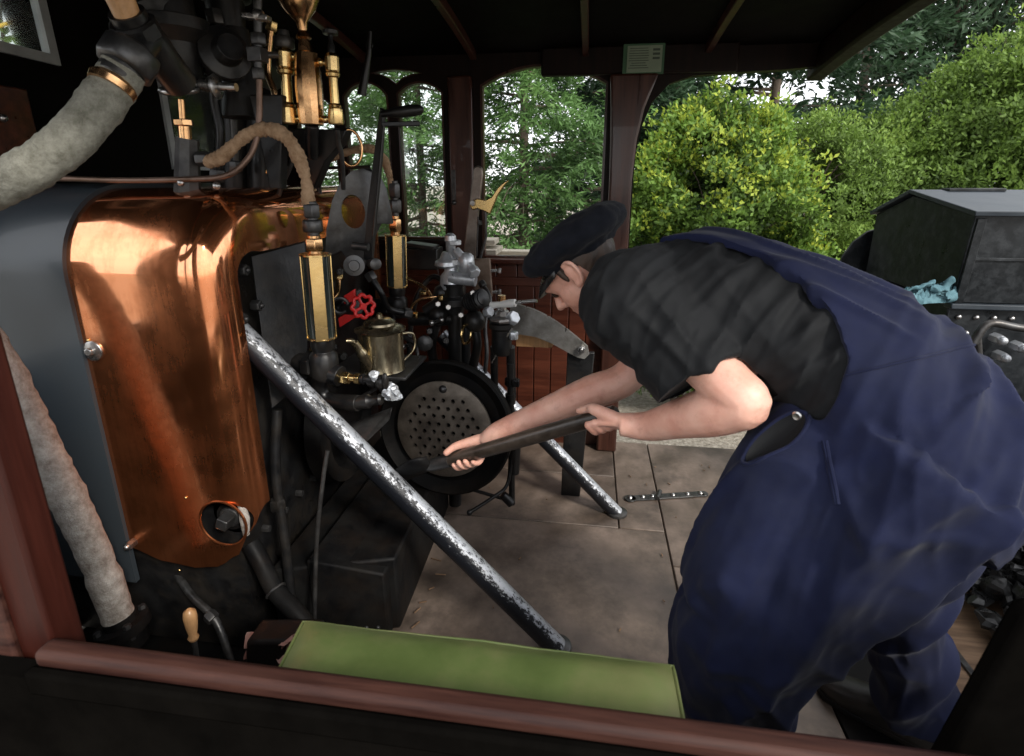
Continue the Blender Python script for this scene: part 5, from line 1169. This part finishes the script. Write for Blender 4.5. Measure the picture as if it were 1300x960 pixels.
def gp(u, Y): p = P(u, 230, Y=Y); return V((p.x, Y, GZ))
GC = 'conifers behind the cab'
conifer('conifer_tree', 'feathery green conifer filling the large arched window', gp(665, 6.6), 6.4, 2.0, 21, M['leaf_conifer'], n_br=200, spr=34, leaf=(.10, .022), dens=1.3, group=GC, hole=.14)
conifer('conifer_tree', 'green conifer seen through the right half of the twin arched windows', gp(535, 7.2), 6.2, 1.9, 22, M['leaf_conifer'], n_br=170, spr=30, leaf=(.10, .022), dens=1.3, group=GC, hole=.14)
conifer('conifer_tree', 'conifer seen through the left half of the twin arched windows', gp(440, 8.5), 6.6, 1.9, 23, M['leaf_conifer'], n_br=130, spr=24, group=GC, hole=.15)
conifer('conifer_tree', 'darker conifer between the large window and the roof pillar', gp(775, 8.6), 7.5, 2.2, 24, M['leaf_cypress'], n_br=170, spr=28, leaf=(.16, .04), group=GC, hole=.08)
GY = 'dark cypresses behind the bushes'
conifer('cypress_tree', 'dark cypress just right of the roof pillar behind the yellow bush', gp(850, 11), 9.0, 3.2, 31, M['leaf_cypress'], n_br=170, spr=30, leaf=(.20, .055), group=GY, droop=.1)
conifer('cypress_tree', 'tall dark cypress behind the middle of the rear opening', gp(970, 12), 10.5, 3.6, 32, M['leaf_cypress'], n_br=115, spr=30, leaf=(.21, .06), group=GY, droop=.15, hole=.24)
conifer('cypress_tree', 'dark cypress beside the bright sky gaps at upper right', gp(1075, 14.5), 11.5, 3.2, 33, M['leaf_cypress'], n_br=95, spr=26, leaf=(.24, .07), group=GY, droop=.2, hole=.34)
# bright yellow-green bush
def bl(u, v, Y, r): p = P(u, v, Y=Y); return (p, r)
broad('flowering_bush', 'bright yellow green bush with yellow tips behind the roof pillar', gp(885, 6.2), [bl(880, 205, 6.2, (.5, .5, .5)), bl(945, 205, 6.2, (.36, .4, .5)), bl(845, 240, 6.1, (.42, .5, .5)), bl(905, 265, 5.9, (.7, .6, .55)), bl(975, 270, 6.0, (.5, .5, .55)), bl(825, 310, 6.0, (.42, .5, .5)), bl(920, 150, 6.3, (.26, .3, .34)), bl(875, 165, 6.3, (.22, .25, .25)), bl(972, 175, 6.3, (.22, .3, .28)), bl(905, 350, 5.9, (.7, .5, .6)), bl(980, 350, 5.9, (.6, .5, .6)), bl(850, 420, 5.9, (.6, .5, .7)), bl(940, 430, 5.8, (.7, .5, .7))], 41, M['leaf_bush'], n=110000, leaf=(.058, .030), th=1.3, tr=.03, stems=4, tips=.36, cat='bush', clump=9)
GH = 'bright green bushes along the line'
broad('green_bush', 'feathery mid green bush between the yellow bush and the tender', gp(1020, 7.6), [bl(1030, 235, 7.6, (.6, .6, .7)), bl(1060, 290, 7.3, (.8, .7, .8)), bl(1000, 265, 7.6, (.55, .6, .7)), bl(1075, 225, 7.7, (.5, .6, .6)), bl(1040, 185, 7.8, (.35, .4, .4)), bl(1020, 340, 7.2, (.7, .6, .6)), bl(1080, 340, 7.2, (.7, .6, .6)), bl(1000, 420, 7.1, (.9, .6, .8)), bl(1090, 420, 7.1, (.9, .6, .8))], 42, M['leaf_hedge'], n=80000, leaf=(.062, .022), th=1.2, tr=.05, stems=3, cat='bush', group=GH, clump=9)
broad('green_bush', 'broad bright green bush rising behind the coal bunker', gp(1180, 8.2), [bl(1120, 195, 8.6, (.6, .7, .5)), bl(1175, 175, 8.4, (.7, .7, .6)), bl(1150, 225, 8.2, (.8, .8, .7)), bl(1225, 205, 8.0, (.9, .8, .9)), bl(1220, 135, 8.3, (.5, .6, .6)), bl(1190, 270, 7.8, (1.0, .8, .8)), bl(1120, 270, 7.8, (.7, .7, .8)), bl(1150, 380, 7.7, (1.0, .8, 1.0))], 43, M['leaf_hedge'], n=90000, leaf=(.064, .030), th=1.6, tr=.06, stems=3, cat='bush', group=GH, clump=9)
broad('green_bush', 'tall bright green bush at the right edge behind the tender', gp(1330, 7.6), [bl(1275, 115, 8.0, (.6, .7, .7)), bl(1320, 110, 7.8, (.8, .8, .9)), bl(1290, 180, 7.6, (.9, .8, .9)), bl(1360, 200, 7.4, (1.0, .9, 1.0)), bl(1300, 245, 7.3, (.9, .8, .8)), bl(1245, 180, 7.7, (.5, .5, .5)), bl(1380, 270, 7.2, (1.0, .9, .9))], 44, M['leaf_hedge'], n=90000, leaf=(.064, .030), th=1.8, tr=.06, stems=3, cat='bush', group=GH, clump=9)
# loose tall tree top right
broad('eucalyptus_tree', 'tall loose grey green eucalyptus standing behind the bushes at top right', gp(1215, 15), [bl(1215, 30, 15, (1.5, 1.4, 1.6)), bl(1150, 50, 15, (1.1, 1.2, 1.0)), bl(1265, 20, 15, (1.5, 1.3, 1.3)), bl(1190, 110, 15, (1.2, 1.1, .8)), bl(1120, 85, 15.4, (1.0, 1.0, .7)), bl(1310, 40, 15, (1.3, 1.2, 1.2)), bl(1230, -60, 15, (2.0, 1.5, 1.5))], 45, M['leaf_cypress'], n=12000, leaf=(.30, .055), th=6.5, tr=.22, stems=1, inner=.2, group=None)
# trees ahead of the engine, seen through the small front windows
broad('leafy_tree', 'leafy tree ahead of the engine outside the small front window', (-9.5, 6.2, GZ), [((-9.5, 5.6, 4.0), (1.6, 2.2, 2.0)), ((-9.5, 8.5, 3.6), (1.6, 2.0, 1.8)), ((-9.5, 7.0, 5.8), (1.6, 2.4, 1.6))], 46, M['leaf_hedge'], n=12000, leaf=(.2, .1), th=3, tr=.15)
broad('leafy_tree', 'leafy tree left of the twin arched windows beyond the front wall', (-7.5, 10.5, GZ), [((-7.5, 10.5, 2.2), (1.6, 1.6, 1.6)), ((-7.2, 10.8, 4.0), (1.5, 1.5, 1.5))], 47, M['leaf_conifer'], n=9000, leaf=(.17, .08), th=3, tr=.15)
cb_ = thing('overhead_cable', 'yellow cable crossing the view through the small front window', 'cable', (-6, 4.5, 3.3))
build('cable', MB().tube([P(-260, 120, X=-6), P(-40, 48, X=-6), P(60, 11, X=-6), P(120, -12, X=-6)], .018, 8), M['yellow'], cb_)
# ================================================================ the fireman
pr = thing('person', 'fireman in flat black cap, black shirt and navy overalls bending with a shovel', 'person', (.62, 1.2, 0))
FWD = V((-.82, .57, 0)).normalized(); RGT = V((FWD.y, -FWD.x, 0))      # the way he faces; his right is away from the camera
def seg(u, v, Y): return P(u, v, Y=Y)
tors = [  # centre, half width, half depth
    (seg(1120, 650, 1.05), .175, .165), (seg(1152, 570, 1.10), .190, .172), (seg(1082, 473, 1.17), .172, .145), (seg(990, 420, 1.25), .180, .140),
    (seg(895, 385, 1.33), .195, .142), (seg(832, 368, 1.385), .175, .112), (seg(790, 356, 1.42), .085, .075)]
def smooth_st(st, n=6):
    cs = spline([s[0] for s in st], n); ws = spline([V((s[1], s[2], 0)) for s in st], n)
    return [(c, w.x, w.y) for c, w in zip(cs, ws)]
TS = smooth_st(tors)
def axes(i, st=TS):
    a = st[max(i - 1, 0)][0]; b = st[min(i + 1, len(st) - 1)][0]; t = (b - a).normalized()
    r = (RGT - t * RGT.dot(t)).normalized(); d = r.cross(t).normalized()
    if d.z < 0 and i > 12: d = -d
    return r, d, t
dors = []
prev = None
for i in range(len(TS)):
    r, d, t = axes(i)
    if prev is not None and d.dot(prev) < 0: d = -d
    prev = d; dors.append((r, d))
if dors[20][1].z < 0: dors = [(r, -d) for r, d in dors]
def torso(grow, i0, i1, hump=1.0):
    return [(TS[i][0], dors[i][0] * (TS[i][1] + grow), dors[i][1] * (TS[i][2] + grow)) for i in range(i0, i1)]
iA, iB, iC, iD, iE, iF = 6, 12, 18, 24, 30, 36
# head frame
HF = V((-.74, .30, -.60)).normalized(); HU = V((-.58, .10, .80)); HU = (HU - HF * HU.dot(HF)).normalized(); HL = HU.cross(HF)
HF0, HU0 = HF.copy(), HU.copy(); _q = math.radians(15); HF, HU = (HF * math.cos(_q) - HU * math.sin(_q)).normalized(), (HU * math.cos(_q) + HF * math.sin(_q)).normalized()
ear = P(727, 347, Y=1.395)
HC = ear - HL * .083 + HF * .012 + HU * .004          # centre of the skull at eye level
HS = 1.09
def hp_(f, l, u): return HC + (HF * f + HL * l + HU * u) * HS
def hball(mb, f, l, u, rf, rl, ru, n=20, m=14):
    b0 = len(mb.v); mb.ball((0, 0, 0), 1, n, m)
    for k in range(b0, len(mb.v)): q = mb.v[k]; mb.v[k] = hp_(f + q.x * rf, l + q.y * rl, u + q.z * ru)
def limb(mb, pts, rad, n=18, k=6):
    sp = spline(pts, k); rr = [v.x for v in spline([V((r, 0, 0)) for r in rad], k)]
    mb.tube(sp, rr, n)
shL = seg(818, 385, 1.235); elL = seg(948, 512, 1.07); wrL = seg(822, 541, 1.235)
shR = TS[28][0] + dors[28][0] * .165; elR = seg(797, 478, 1.49); wrR = seg(634, 549, 1.475)
hipL = TS[5][0] - RGT * .095; hipR = TS[5][0] + RGT * .10
knL = seg(945, 800, 1.03); anL = V((.40, 1.19, .09)); knR = seg(1142, 745, 1.28); anR = P(1158, 905, Z=.09)
# ---- shovel axis
shA = seg(768, 528, 1.30); shB = seg(596, 577, 1.455); shd = (shB - shA).normalized()
def shaft_frame():
    up = V((0, 0, 1)); up = (up - shd * up.dot(shd)).normalized(); cam_ = shd.cross(up)
    if cam_.y > 0: cam_ = -cam_
    return up, cam_
SU, SC = shaft_frame()
tb = (shB - shA).length
RS = .021
def around(t, ang, r):
    a = math.radians(ang); return shA + shd * t + SU * (math.cos(a) * r) + SC * (math.sin(a) * r)
def chain(mb, pts, rad, n=12, k=5):
    sp = spline(pts, k); rr = [v.x for v in spline([V((r, 0, 0)) for r in rad], k)]
    mb.tube(sp, rr, n); mb.ball(sp[-1], rr[-1] * 1.0, 12, 8); mb.ball(sp[0], rr[0], 12, 8)
bd = MB()
bd.loft(torso(-.02, 0, 37), 26)
# neck, skull, jaw, nose, ears
limb(bd, [TS[33][0], TS[36][0], hp_(-.035, 0, -.085), hp_(-.02, 0, -.03)], [.075, .062, .058, .06])
hball(bd, -.012, 0, .016, .098, .076, .080); hball(bd, .035, 0, -.045, .058, .056, .06); hball(bd, .062, 0, -.085, .030, .036, .028)
hball(bd, .05, 0, .02, .045, .062, .05); hball(bd, .03, .035, -.035, .05, .032, .045); hball(bd, .03, -.035, -.035, .05, .032, .045)
bd.loft([(hp_(.088, 0, .018), HL * .010, HF * .010), (hp_(.100, 0, -.004), HL * .012, HF * .014), (hp_(.112, 0, -.024), HL * .016, HF * .016), (hp_(.098, 0, -.036), HL * .018, HF * .012)], 14)
hball(bd, .095, .012, -.032, .012, .009, .009, 10, 8); hball(bd, .095, -.012, -.032, .012, .009, .009, 10, 8); hball(bd, .115, 0, -.026, .011, .011, .010, 12, 8)
hball(bd, .084, 0, -.058, .014, .024, .007, 14, 8); hball(bd, .082, 0, -.070, .014, .021, .008, 14, 8)
for s in (1, -1):
    hball(bd, .078, s * .030, .022, .016, .024, .010, 12, 8)
    pts = []
    for k in range(13):
        a = lerp(-2.3, 2.1, k / 12); pts.append(hp_(-.012 - .019 * math.cos(a) * 1.0 - .004 * math.sin(a), s * (.080 + .006 * math.cos(a)), -.004 + .031 * math.sin(a)))
    bd.tube(pts, [.005] + [.0062] * 10 + [.007, .008], 10); hball(bd, -.010, s * .076, -.004, .016, .007, .024, 12, 8); hball(bd, .0, s * .078, -.031, .008, .006, .010, 10, 8)
# arms
limb(bd, [shL, shL.lerp(elL, .5), elL.lerp(shL, .16), elL - (elL - shL) * .01, elL.lerp(wrL, .13), elL.lerp(wrL, .33), elL.lerp(wrL, .65), wrL, wrL.lerp((around(-.028, 96, RS + .020) + around(.034, 88, RS + .018)) / 2, .55)], [.060, .057, .053, .050, .054, .055, .045, .036, .029])
limb(bd, [TS[28][0] + dors[28][0] * .10, shR, shR.lerp(elR, .5), elR, elR.lerp(wrR, .28), elR.lerp(wrR, .65), wrR, wrR.lerp(around(tb, -78, RS + .017), .55)], [.06, .056, .050, .048, .050, .042, .034, .026])
# legs
limb(bd, [hipL, hipL.lerp(knL, .5), knL, knL.lerp(anL, .35), anL], [.09, .08, .056, .056, .038]); limb(bd, [hipR, hipR.lerp(knR, .5), knR, knR.lerp(anR, .35), anR], [.09, .08, .056, .056, .038])
# left (rear) hand: thumb on top, fingers under the end of the shaft
def palm(mb, wr, k1, k2, thick, nrm):
    """from the wrist to the knuckle line k1..k2"""
    m1, m2 = k1, k2; kc = (k1 + k2) / 2; kw = (k2 - k1) / 2
    st = [(wr, kw.normalized() * .027, nrm * .020), (wr.lerp(kc, .35), kw.normalized() * .031, nrm * thick), (wr.lerp(kc, .75), kw * 1.06 + kw.normalized() * .006, nrm * thick * .95), (kc, kw + kw.normalized() * .009, nrm * thick * .8)]
    mb.loft(st, 18, 2.4)
tl = [-.026, -.006, .014, .033]     # along the shaft: little finger .. index
kL = [around(t, 118, RS + .017) + V((.0, 0, 0)) for t in tl]
palm(bd, wrL, around(-.028, 96, RS + .020), around(.034, 88, RS + .018), .017, (SC + SU * .1).normalized())
for t, ln, r in zip(tl, (.8, .95, 1.0, .95), (.0088, .0098, .0104, .0102)):
    f0 = around(t, 92, RS + .018)
    chain(bd, [f0, around(t, 135, RS + .013), around(t + .003, 135 + 42 * ln, RS + .011), around(t + .006, 135 + 85 * ln, RS + .009), around(t + .009, 135 + 118 * ln, RS + .009)], [r * 1.15, r * 1.08, r, r * .92, r * .8])
chain(bd, [wrL.lerp(around(.0, 80, RS + .02), .45), around(-.004, 52, RS + .026), around(.024, 24, RS + .015), around(.060, 8, RS + .012)], [.019, .016, .0125, .0102])
# extended index pointing along under the shaft
# right (forward) hand behind the shaft, fingers coming under it towards the viewer, thumb over the top
tr_ = [tb + .046, tb + .021, tb - .003, tb - .026]
palm(bd, wrR, around(tb - .034, -72, RS + .016), around(tb + .046, -84, RS + .018), .017, (-SC + SU * .25).normalized())
for t, ln, r in zip(tr_, (.98, 1.05, 1.0, .85), (.0104, .0108, .0104, .0092)):
    chain(bd, [around(t, -80, RS + .016), around(t + .004, -125, RS + .013), around(t + .006, -125 - 45 * ln, RS + .012), around(t + .006, -125 - 92 * ln, RS + .010), around(t + .004, -125 - 128 * ln, RS + .010)], [r * 1.15, r * 1.08, r, r * .92, r * .82])
chain(bd, [wrR.lerp(around(tb, -60, RS + .02), .5), around(tb + .010, -38, RS + .018), around(tb + .046, -6, RS + .014), around(tb + .070, 30, RS + .012)], [.019, .016, .0125, .0105])
def skin_disp(p, n): return .0006 * noise.noise(p * 40)
remesh('body', bd, M['skin'], pr, .0042, 5, skin_disp)
for s in (1, -1): 
    e_ = MB(); hball(e_, .079, s * .031, .003, .0115, .0115, .0115, 16, 10); build('eye', e_, M['eye'], pr)
    b_ = MB(); b_.tube([hp_(.094, s * .014, .018), hp_(.096, s * .03, .024), hp_(.085, s * .046, .020)], [.003, .004, .002], 8); build('eyebrow', b_, M['hair'], pr)
# hair: back and sides below the cap
hm = MB(); hball(hm, -.018, 0, .014, .0975, .0795, .083, 28, 18)
hair = remesh('hair', hm, M['hair'], pr, .005, 3, lambda p, n: .002 * noise.noise(V((p.x * 90, p.y * 90, p.z * 30))))
def keep_hair(m2): pass
cut = MB(); 
# cut away the face side of the hair
x0 = hp_(.26, 0, -.13)
def hbox(mb, f0, f1, l0, l1, u0, u1):
    c = [hp_(f, l, u) for f in (f0, f1) for l in (l0, l1) for u in (u0, u1)]
    mb.add(c, [[0,1,3,2],[4,6,7,5],[0,4,5,1],[2,3,7,6],[0,2,6,4],[1,5,7,3]])
hbox(cut, .012, .3, -.2, .2, -.2, .2); hbox(cut, -.036, .1, -.2, .2, -.2, -.002); hbox(cut, -.3, .2, -.2, .2, -.2, -.052)
boolean(hair, cut)
for s in (1, -1):
    sb = MB(); hball(sb, .012, s * .0735, .020, .008, .004, .030, 12, 8); build('sideburn', sb, M['hair'], pr)
# cap: band, puffed crown, visor (sits level with the brow line, tipped back on the lowered head)
HF, HU = (HF0 * math.cos(math.radians(2)) - HU0 * math.sin(math.radians(2))).normalized(), (HU0 * math.cos(math.radians(2)) + HF0 * math.sin(math.radians(2))).normalized()
cp = MB(); ct = V((0, 0, 0))
def capst(f, u, rf, rl, tilt=.0): return (hp_(f - .004, 0, u - .018), HL * rl * 1.06, (HF * math.cos(tilt) + HU * math.sin(tilt)) * rf * 1.05)
T_ = .10
capm = MB().loft([capst(-.014, .037, .103, .086, .10), capst(-.012, .045, .107, .090, .10), capst(-.014, .051, .116, .098, .10), capst(-.018, .057, .136, .115, .12), capst(-.024, .068, .148, .128, .11), capst(-.028, .086, .151, .131, .09), capst(-.030, .104, .141, .122, .07), capst(-.030, .119, .110, .098, .06), capst(-.030, .127, .066, .062, .06), capst(-.030, .129, .02, .02, .06)], 40)
crown = remesh('cap', capm, M['cap'], pr, .006, 3, lambda p, n: .009 * fbm(p, 13, 2) + .003 * fbm(p, 40, 2))
vz = MB(); top_, botv = [], []
for k in range(25):
    a = lerp(-1.25, 1.25, k / 24); c_, s_ = math.cos(a), math.sin(a)
    inn = hp_(-.012 + .098 * c_, .084 * s_, .030 + .010 * c_); ext = .058 * max(0, c_) ** .8
    out_ = hp_(-.012 + (.098 + ext * .86) * c_, (.084 + ext * .3) * s_, .030 - ext * .62 + .006 * c_)
    top_.append(inn); botv.append(out_)
rows = [top_, [a.lerp(b, .5) + HU * .004 for a, b in zip(top_, botv)], botv]
vb = MB().grid(rows); vo = build('visor', vb, M['visor'], crown, smooth=70); sm_ = vo.modifiers.new('s', 'SOLIDIFY'); sm_.thickness = .004
bt = MB()
bt.tube([hp_(-.012 + .109 * math.cos(a), .0915 * math.sin(a), .041 + .0105 * math.cos(a)) for a in [lerp(-1.2, 1.2, k / 24) for k in range(25)]], .0045, 8); build('cap_strap', bt, M['visor'], crown)

# ---- shirt
def fold(p, d_along, d_across, fa, fc, seed, amp, sharp=1.0):
    q = V((p.dot(d_along) * fa, p.dot(d_across) * fc, seed)); w_ = noise.noise(q + V((noise.noise(q * .7), 0, 0)) * .8)
    w_ = max(0, 1 - abs(w_) * 2.4) ** 1.6; return amp * (w_ * 1.35 - .35)
spine = (TS[iE][0] - TS[iB][0]).normalized(); DORS = dors[20][1]
sm = MB(); sm.loft(torso(.012, 8, 36), 30)
hem = seg(890, 482, 1.135)
armd = (hem - shL).normalized()
limb(sm, [TS[29][0] - dors[29][0] * .05, shL + V((-.025, 0, .0)), shL.lerp(hem, .45), shL.lerp(hem, .75), hem], [.125, .122, .116, .112, .112], 24)
hemR = shR.lerp(elR, .66)
limb(sm, [TS[28][0] + dors[28][0] * .08, shR, shR.lerp(elR, .35), hemR], [.10, .088, .080, .078], 24)
hem_cut = [(hem, armd), (hemR, (elR - shR).normalized())]
def shirt_disp(p, n):
    a = fold(p, (DORS * .9 - spine * .45).normalized(), (spine * .9 + DORS * .4).normalized(), 2.6, 12, 3, .020)
    b = fold(p, armd, armd.cross(V((0, 1, 0))).normalized(), 2.4, 13, 8, .014)
    near_arm = max(0, min(1, 1 - ((p - shL.lerp(elL, .4)).length - .08) / .14))
    q = min(.006, a * (1 - near_arm * .8)) * .9 + b * near_arm * .8 + fold(p, (DORS + spine * .2).normalized(), spine, 6, 26, 31, .004)
    return q + .0016 * fbm(p, 22, 2) - .004
shirt = remesh('shirt', sm, M['shirt'], pr, .0058, 5, shirt_disp, post_smooth=1)
# open the sleeve ends
cut = MB()
cut.lathe(hem - armd * .012, armd, [(0, .099), (.12, .105)], 24); d2_ = (elR - shR).normalized(); cut.lathe(hemR - d2_ * .012, d2_, [(0, .066), (.1, .07)], 24)
boolean(shirt, cut)

# ---- overalls
om = MB()
om.loft([(c, a, b) for c, a, b in torso(.024, 0, 12)], 30)
limb(om, [seg(1050, 555, 1.09), seg(1003, 602, 1.07), seg(968, 680, 1.045), seg(938, 765, 1.03)], [.115, .118, .125, .128], 24)
limb(om, [hipL + V((.03, -.0, .06)), hipL.lerp(knL, .35), hipL.lerp(knL, .7), knL, knL.lerp(anL, .4), anL + V((0, 0, .02))], [.165, .160, .150, .148, .142, .135], 26)
limb(om, [hipR + V((.03, 0, .06)), hipR.lerp(knR, .35), hipR.lerp(knR, .7), knR, knR.lerp(anR, .4), anR + V((0, 0, .02))], [.165, .148, .124, .108, .094, .092], 26)
def half(i):
    """half angle of the back panel, degrees"""
    return interp([(10, 128), (11, 112), (12, 84), (13.5, 58), (16, 40), (18, 29), (21, 18), (25, 12), (28, 9), (31, 8)], i)
outer_, inner_ = [], []
for i in range(9, 32):
    c, w_, d_ = TS[i]; r, dv_ = dors[i]; h_ = half(i); ro, ri = [], []
    for k in range(33):
        a = math.radians(90 - h_ + 2 * h_ * k / 32)
        ro.append(c + r * math.cos(a) * (w_ + .032) + dv_ * math.sin(a) * (d_ + .032)); ri.append(c + r * math.cos(a) * (w_ + .002) + dv_ * math.sin(a) * (d_ + .002))
    outer_.append(ro); inner_.append(ri)
n0 = len(om.v); nr, nc = len(outer_), 33
for g_ in (outer_, inner_):
    for r in g_: om.v += r
def idx(g_, i, j): return n0 + g_ * nr * nc + i * nc + j
for i in range(nr - 1):
    for j in range(nc - 1):
        om.f.append([idx(0, i, j), idx(0, i, j + 1), idx(0, i + 1, j + 1), idx(0, i + 1, j)]); om.f.append([idx(1, i, j), idx(1, i + 1, j), idx(1, i + 1, j + 1), idx(1, i, j + 1)])
for i in range(nr - 1):
    for j in (0, nc - 1): om.f.append([idx(0, i, j), idx(0, i + 1, j), idx(1, i + 1, j), idx(1, i, j)])
for j in range(nc - 1):
    for i in (0, nr - 1): om.f.append([idx(0, i, j), idx(1, i, j), idx(1, i, j + 1), idx(0, i, j + 1)])
legd = (knL - hipL).normalized(); legc = legd.cross(RGT).normalized()
WA = TS[iB][0]
def over_disp(p, n):
    s = (p - WA).dot(spine)             # >0 towards the shoulders
    t = max(0, min(1, (s + .10) / .14)); t = t * t * (3 - 2 * t)
    up_ = fold(p, spine, RGT, 1.5, 15, 2, .014)
    lo_ = fold(p, V((.3, 0, 1)).normalized(), FWD, 7, 24, 21, .004) + fold(p, (legd + FWD * .1).normalized(), (legc * .8 + RGT * .5).normalized(), 1.6, 8, 5, .019) + fold(p, V((0, 0, 1)), FWD, 3, 10, 15, .010)
    low = max(0, min(1, (.2 - p.z) / .2))
    band = .004 * math.exp(-((s + .02) / .010) ** 2)
    return max(-.002, up_) * t + lo_ * (1 - t) + .003 * fbm(p, 14, 2) + .016 * low * noise.noise(V((p.x * 7, p.y * 7, p.z * 17))) + band - .003
ov_ = remesh('overalls', om, M['denim'], pr, .0058, 6, over_disp, post_smooth=3)
# side opening with button
so2 = P(972, 552, Y=1.06)
bp0 = P(1004, 521, Y=1.05)
# seams, button and pocket are laid on the cloth surface by casting rays from outside onto it
def cast(o, start, direction):
    w = WLOC[o]; ok, loc, nrm, _ = o.ray_cast(V(start) - w, V(direction).normalized())
    return (loc + w, nrm) if ok else (None, None)
dg = bpy.context.evaluated_depsgraph_get(); dg.update()
def on_cloth(o, u, v):
    tgt = P(u, v, Y=1.2); return cast(o, (0, 0, EYE), tgt - V((0, 0, EYE)))
# gaping side opening of the overalls with the black shirt inside
pc0, pn0 = on_cloth(ov_, 982, 556)
if pc0:
    ux = (P(1012, 540, Y=1.1) - P(962, 590, Y=1.1)); ux = (ux - pn0 * ux.dot(pn0)).normalized(); uy = pn0.cross(ux)
    eb = MB(); eb.ball((0, 0, 0), 1, 24, 14)
    eb.v = [pc0 + ux * q.x * .075 + uy * q.y * .030 + pn0 * q.z * .022 for q in eb.v]
    boolean(ov_, eb); bpy.context.evaluated_depsgraph_get().update()
    rows = []
    for i in range(13):
        r = []
        for j in range(17):
            a = 2 * PI * j / 16; rr_ = .95 * i / 12 + .001
            st_ = pc0 + ux * math.cos(a) * .075 * rr_ + uy * math.sin(a) * .030 * rr_ + pn0 * .05
            p, n = cast(ov_, st_, -pn0)
            r.append((p + pn0 * .0015) if p else st_ - pn0 * .05)
        rows.append(r)
    build('side_opening', MB().grid(rows), M['shirt'], ov_, smooth=80)
    rim = []
    for j in range(40):
        a = 2 * PI * j / 40; st_ = pc0 + ux * math.cos(a) * .077 + uy * math.sin(a) * .032 + pn0 * .05
        p, n = cast(ov_, st_, -pn0)
        if p: rim.append(p)
    if len(rim) > 30: build('opening_hem', MB().tube(rim, .004, 8, closed=True), M['denim'], ov_)
seam = []
for k in range(31):
    u, v = lerp(1068, 1262, k / 30), lerp(478, 432, k / 30)
    p, n = on_cloth(ov_, u, v)
    if p: seam.append(p + n * .001)
if len(seam) > 8: build('waist_seam', MB().tube(spline(seam, 2), .0028, 8), M['denim'], ov_)
p, n = on_cloth(ov_, 1012, 528)
if p: build('button', MB().lathe(p - n * .002, n, [(0, .010), (.005, .010), (.007, .007), (.006, .003)], 18), M['steel'], ov_)
pts = []
for k in range(17):
    u, v = [(950, 575), (985, 562), (1012, 575), (1020, 600)][0], 0
for a, b in (((1046, 560), (1062, 640)), ((1049, 560), (1065, 640))):
    sl_ = []
    for k in range(16):
        p, n = on_cloth(ov_, lerp(a[0], b[0], k / 15), lerp(a[1], b[1], k / 15))
        if p: sl_.append(p + n * .001)
    if len(sl_) > 6: build('pocket_edge', MB().tube(sl_, .004, 8), M['denim'], ov_)
# boots
for nm, an, fw_ in (('boot', anL, (FWD + V((-.1, .1, 0))).normalized()), ('boot', anR, FWD)):
    s = V((fw_.y, -fw_.x, 0)); u = V((0, 0, 1)); h0 = V((an.x, an.y, 0)) - fw_ * .06
    bm_ = MB().loft([(h0 + u * .05, s * .03, u * .045), (h0 + fw_ * .03 + u * .055, s * .040, u * .054), (h0 + fw_ * .10 + u * .058, s * .043, u * .056), (h0 + fw_ * .16 + u * .05, s * .048, u * .048), (h0 + fw_ * .22 + u * .042, s * .050, u * .040), (h0 + fw_ * .26 + u * .036, s * .040, u * .034), (h0 + fw_ * .285 + u * .03, s * .02, u * .022)], 20, 2.6)
    limb(bm_, [V((an.x, an.y, .05)), V((an.x, an.y, .16))], [.052, .056], 18)
    bo_ = build('boot', bm_, M['boot'], pr)
    build('sole', MB().prism([h0 + s * a + fw_ * b + u * .004 for a, b in ((-.035, -.005), (.035, -.005), (.040, .05), (.042, .12), (.052, .2), (.044, .27), (.015, .297), (-.015, .297), (-.044, .27), (-.052, .2), (-.042, .12), (-.040, .05))], (0, 0, .018)), M['dull_black'], bo_, bevel=.004)

# ================================================================ the shovel in his hands
sv = thing('shovel', 'firing shovel with thick dark shaft held low in both hands', 'shovel', shB - V((0, 0, .1)))
tE = tb + .10
build('shaft', MB().tube([shA - shd * .035, shA - shd * .03, shA, shA + shd * tb * .5, shA + shd * tb, shA + shd * tE, shA + shd * (tE + .08)], [RS * .7, RS * .95, RS, RS * 1.08, RS * 1.0, RS * .95, RS * .8], 22), pmat('shovel_shaft', (.022, .016, .012), (.055, .042, .032), rough=(.28, .45), scale=8, bump=.2, bscale=40, stretch=(3, 3, 3), coat=.2), sv)
b0 = shA + shd * (tE + .05); sd_ = SC * .7 + V((0, .1, .3)); sd_ = (sd_ - shd * sd_.dot(shd)).normalized(); un = shd.cross(sd_).normalized()
if un.z < 0: un = -un
rows = []
for i in range(12):
    a = i / 11; r = []
    for j in range(15):
        b = j / 14 * 2 - 1; wv_ = .075 * (1 - .25 * a * a) * (min(1, .45 + a * 4))
        r.append(b0 + shd * (.20 * a) + sd_ * b * wv_ + un * (.035 * b * b * (1 - .4 * a) - .01 - .02 * a))
    rows.append(r)
bl_ = build('blade', MB().grid(rows), M['dull_black'], sv, smooth=60); q_ = bl_.modifiers.new('s', 'SOLIDIFY'); q_.thickness = .004
build('socket', MB().tube([shA + shd * (tE - .02), shA + shd * (tE + .06), shA + shd * (tE + .13)], [RS * 1.1, RS * 1.0, .008], 16), M['iron'], sv)
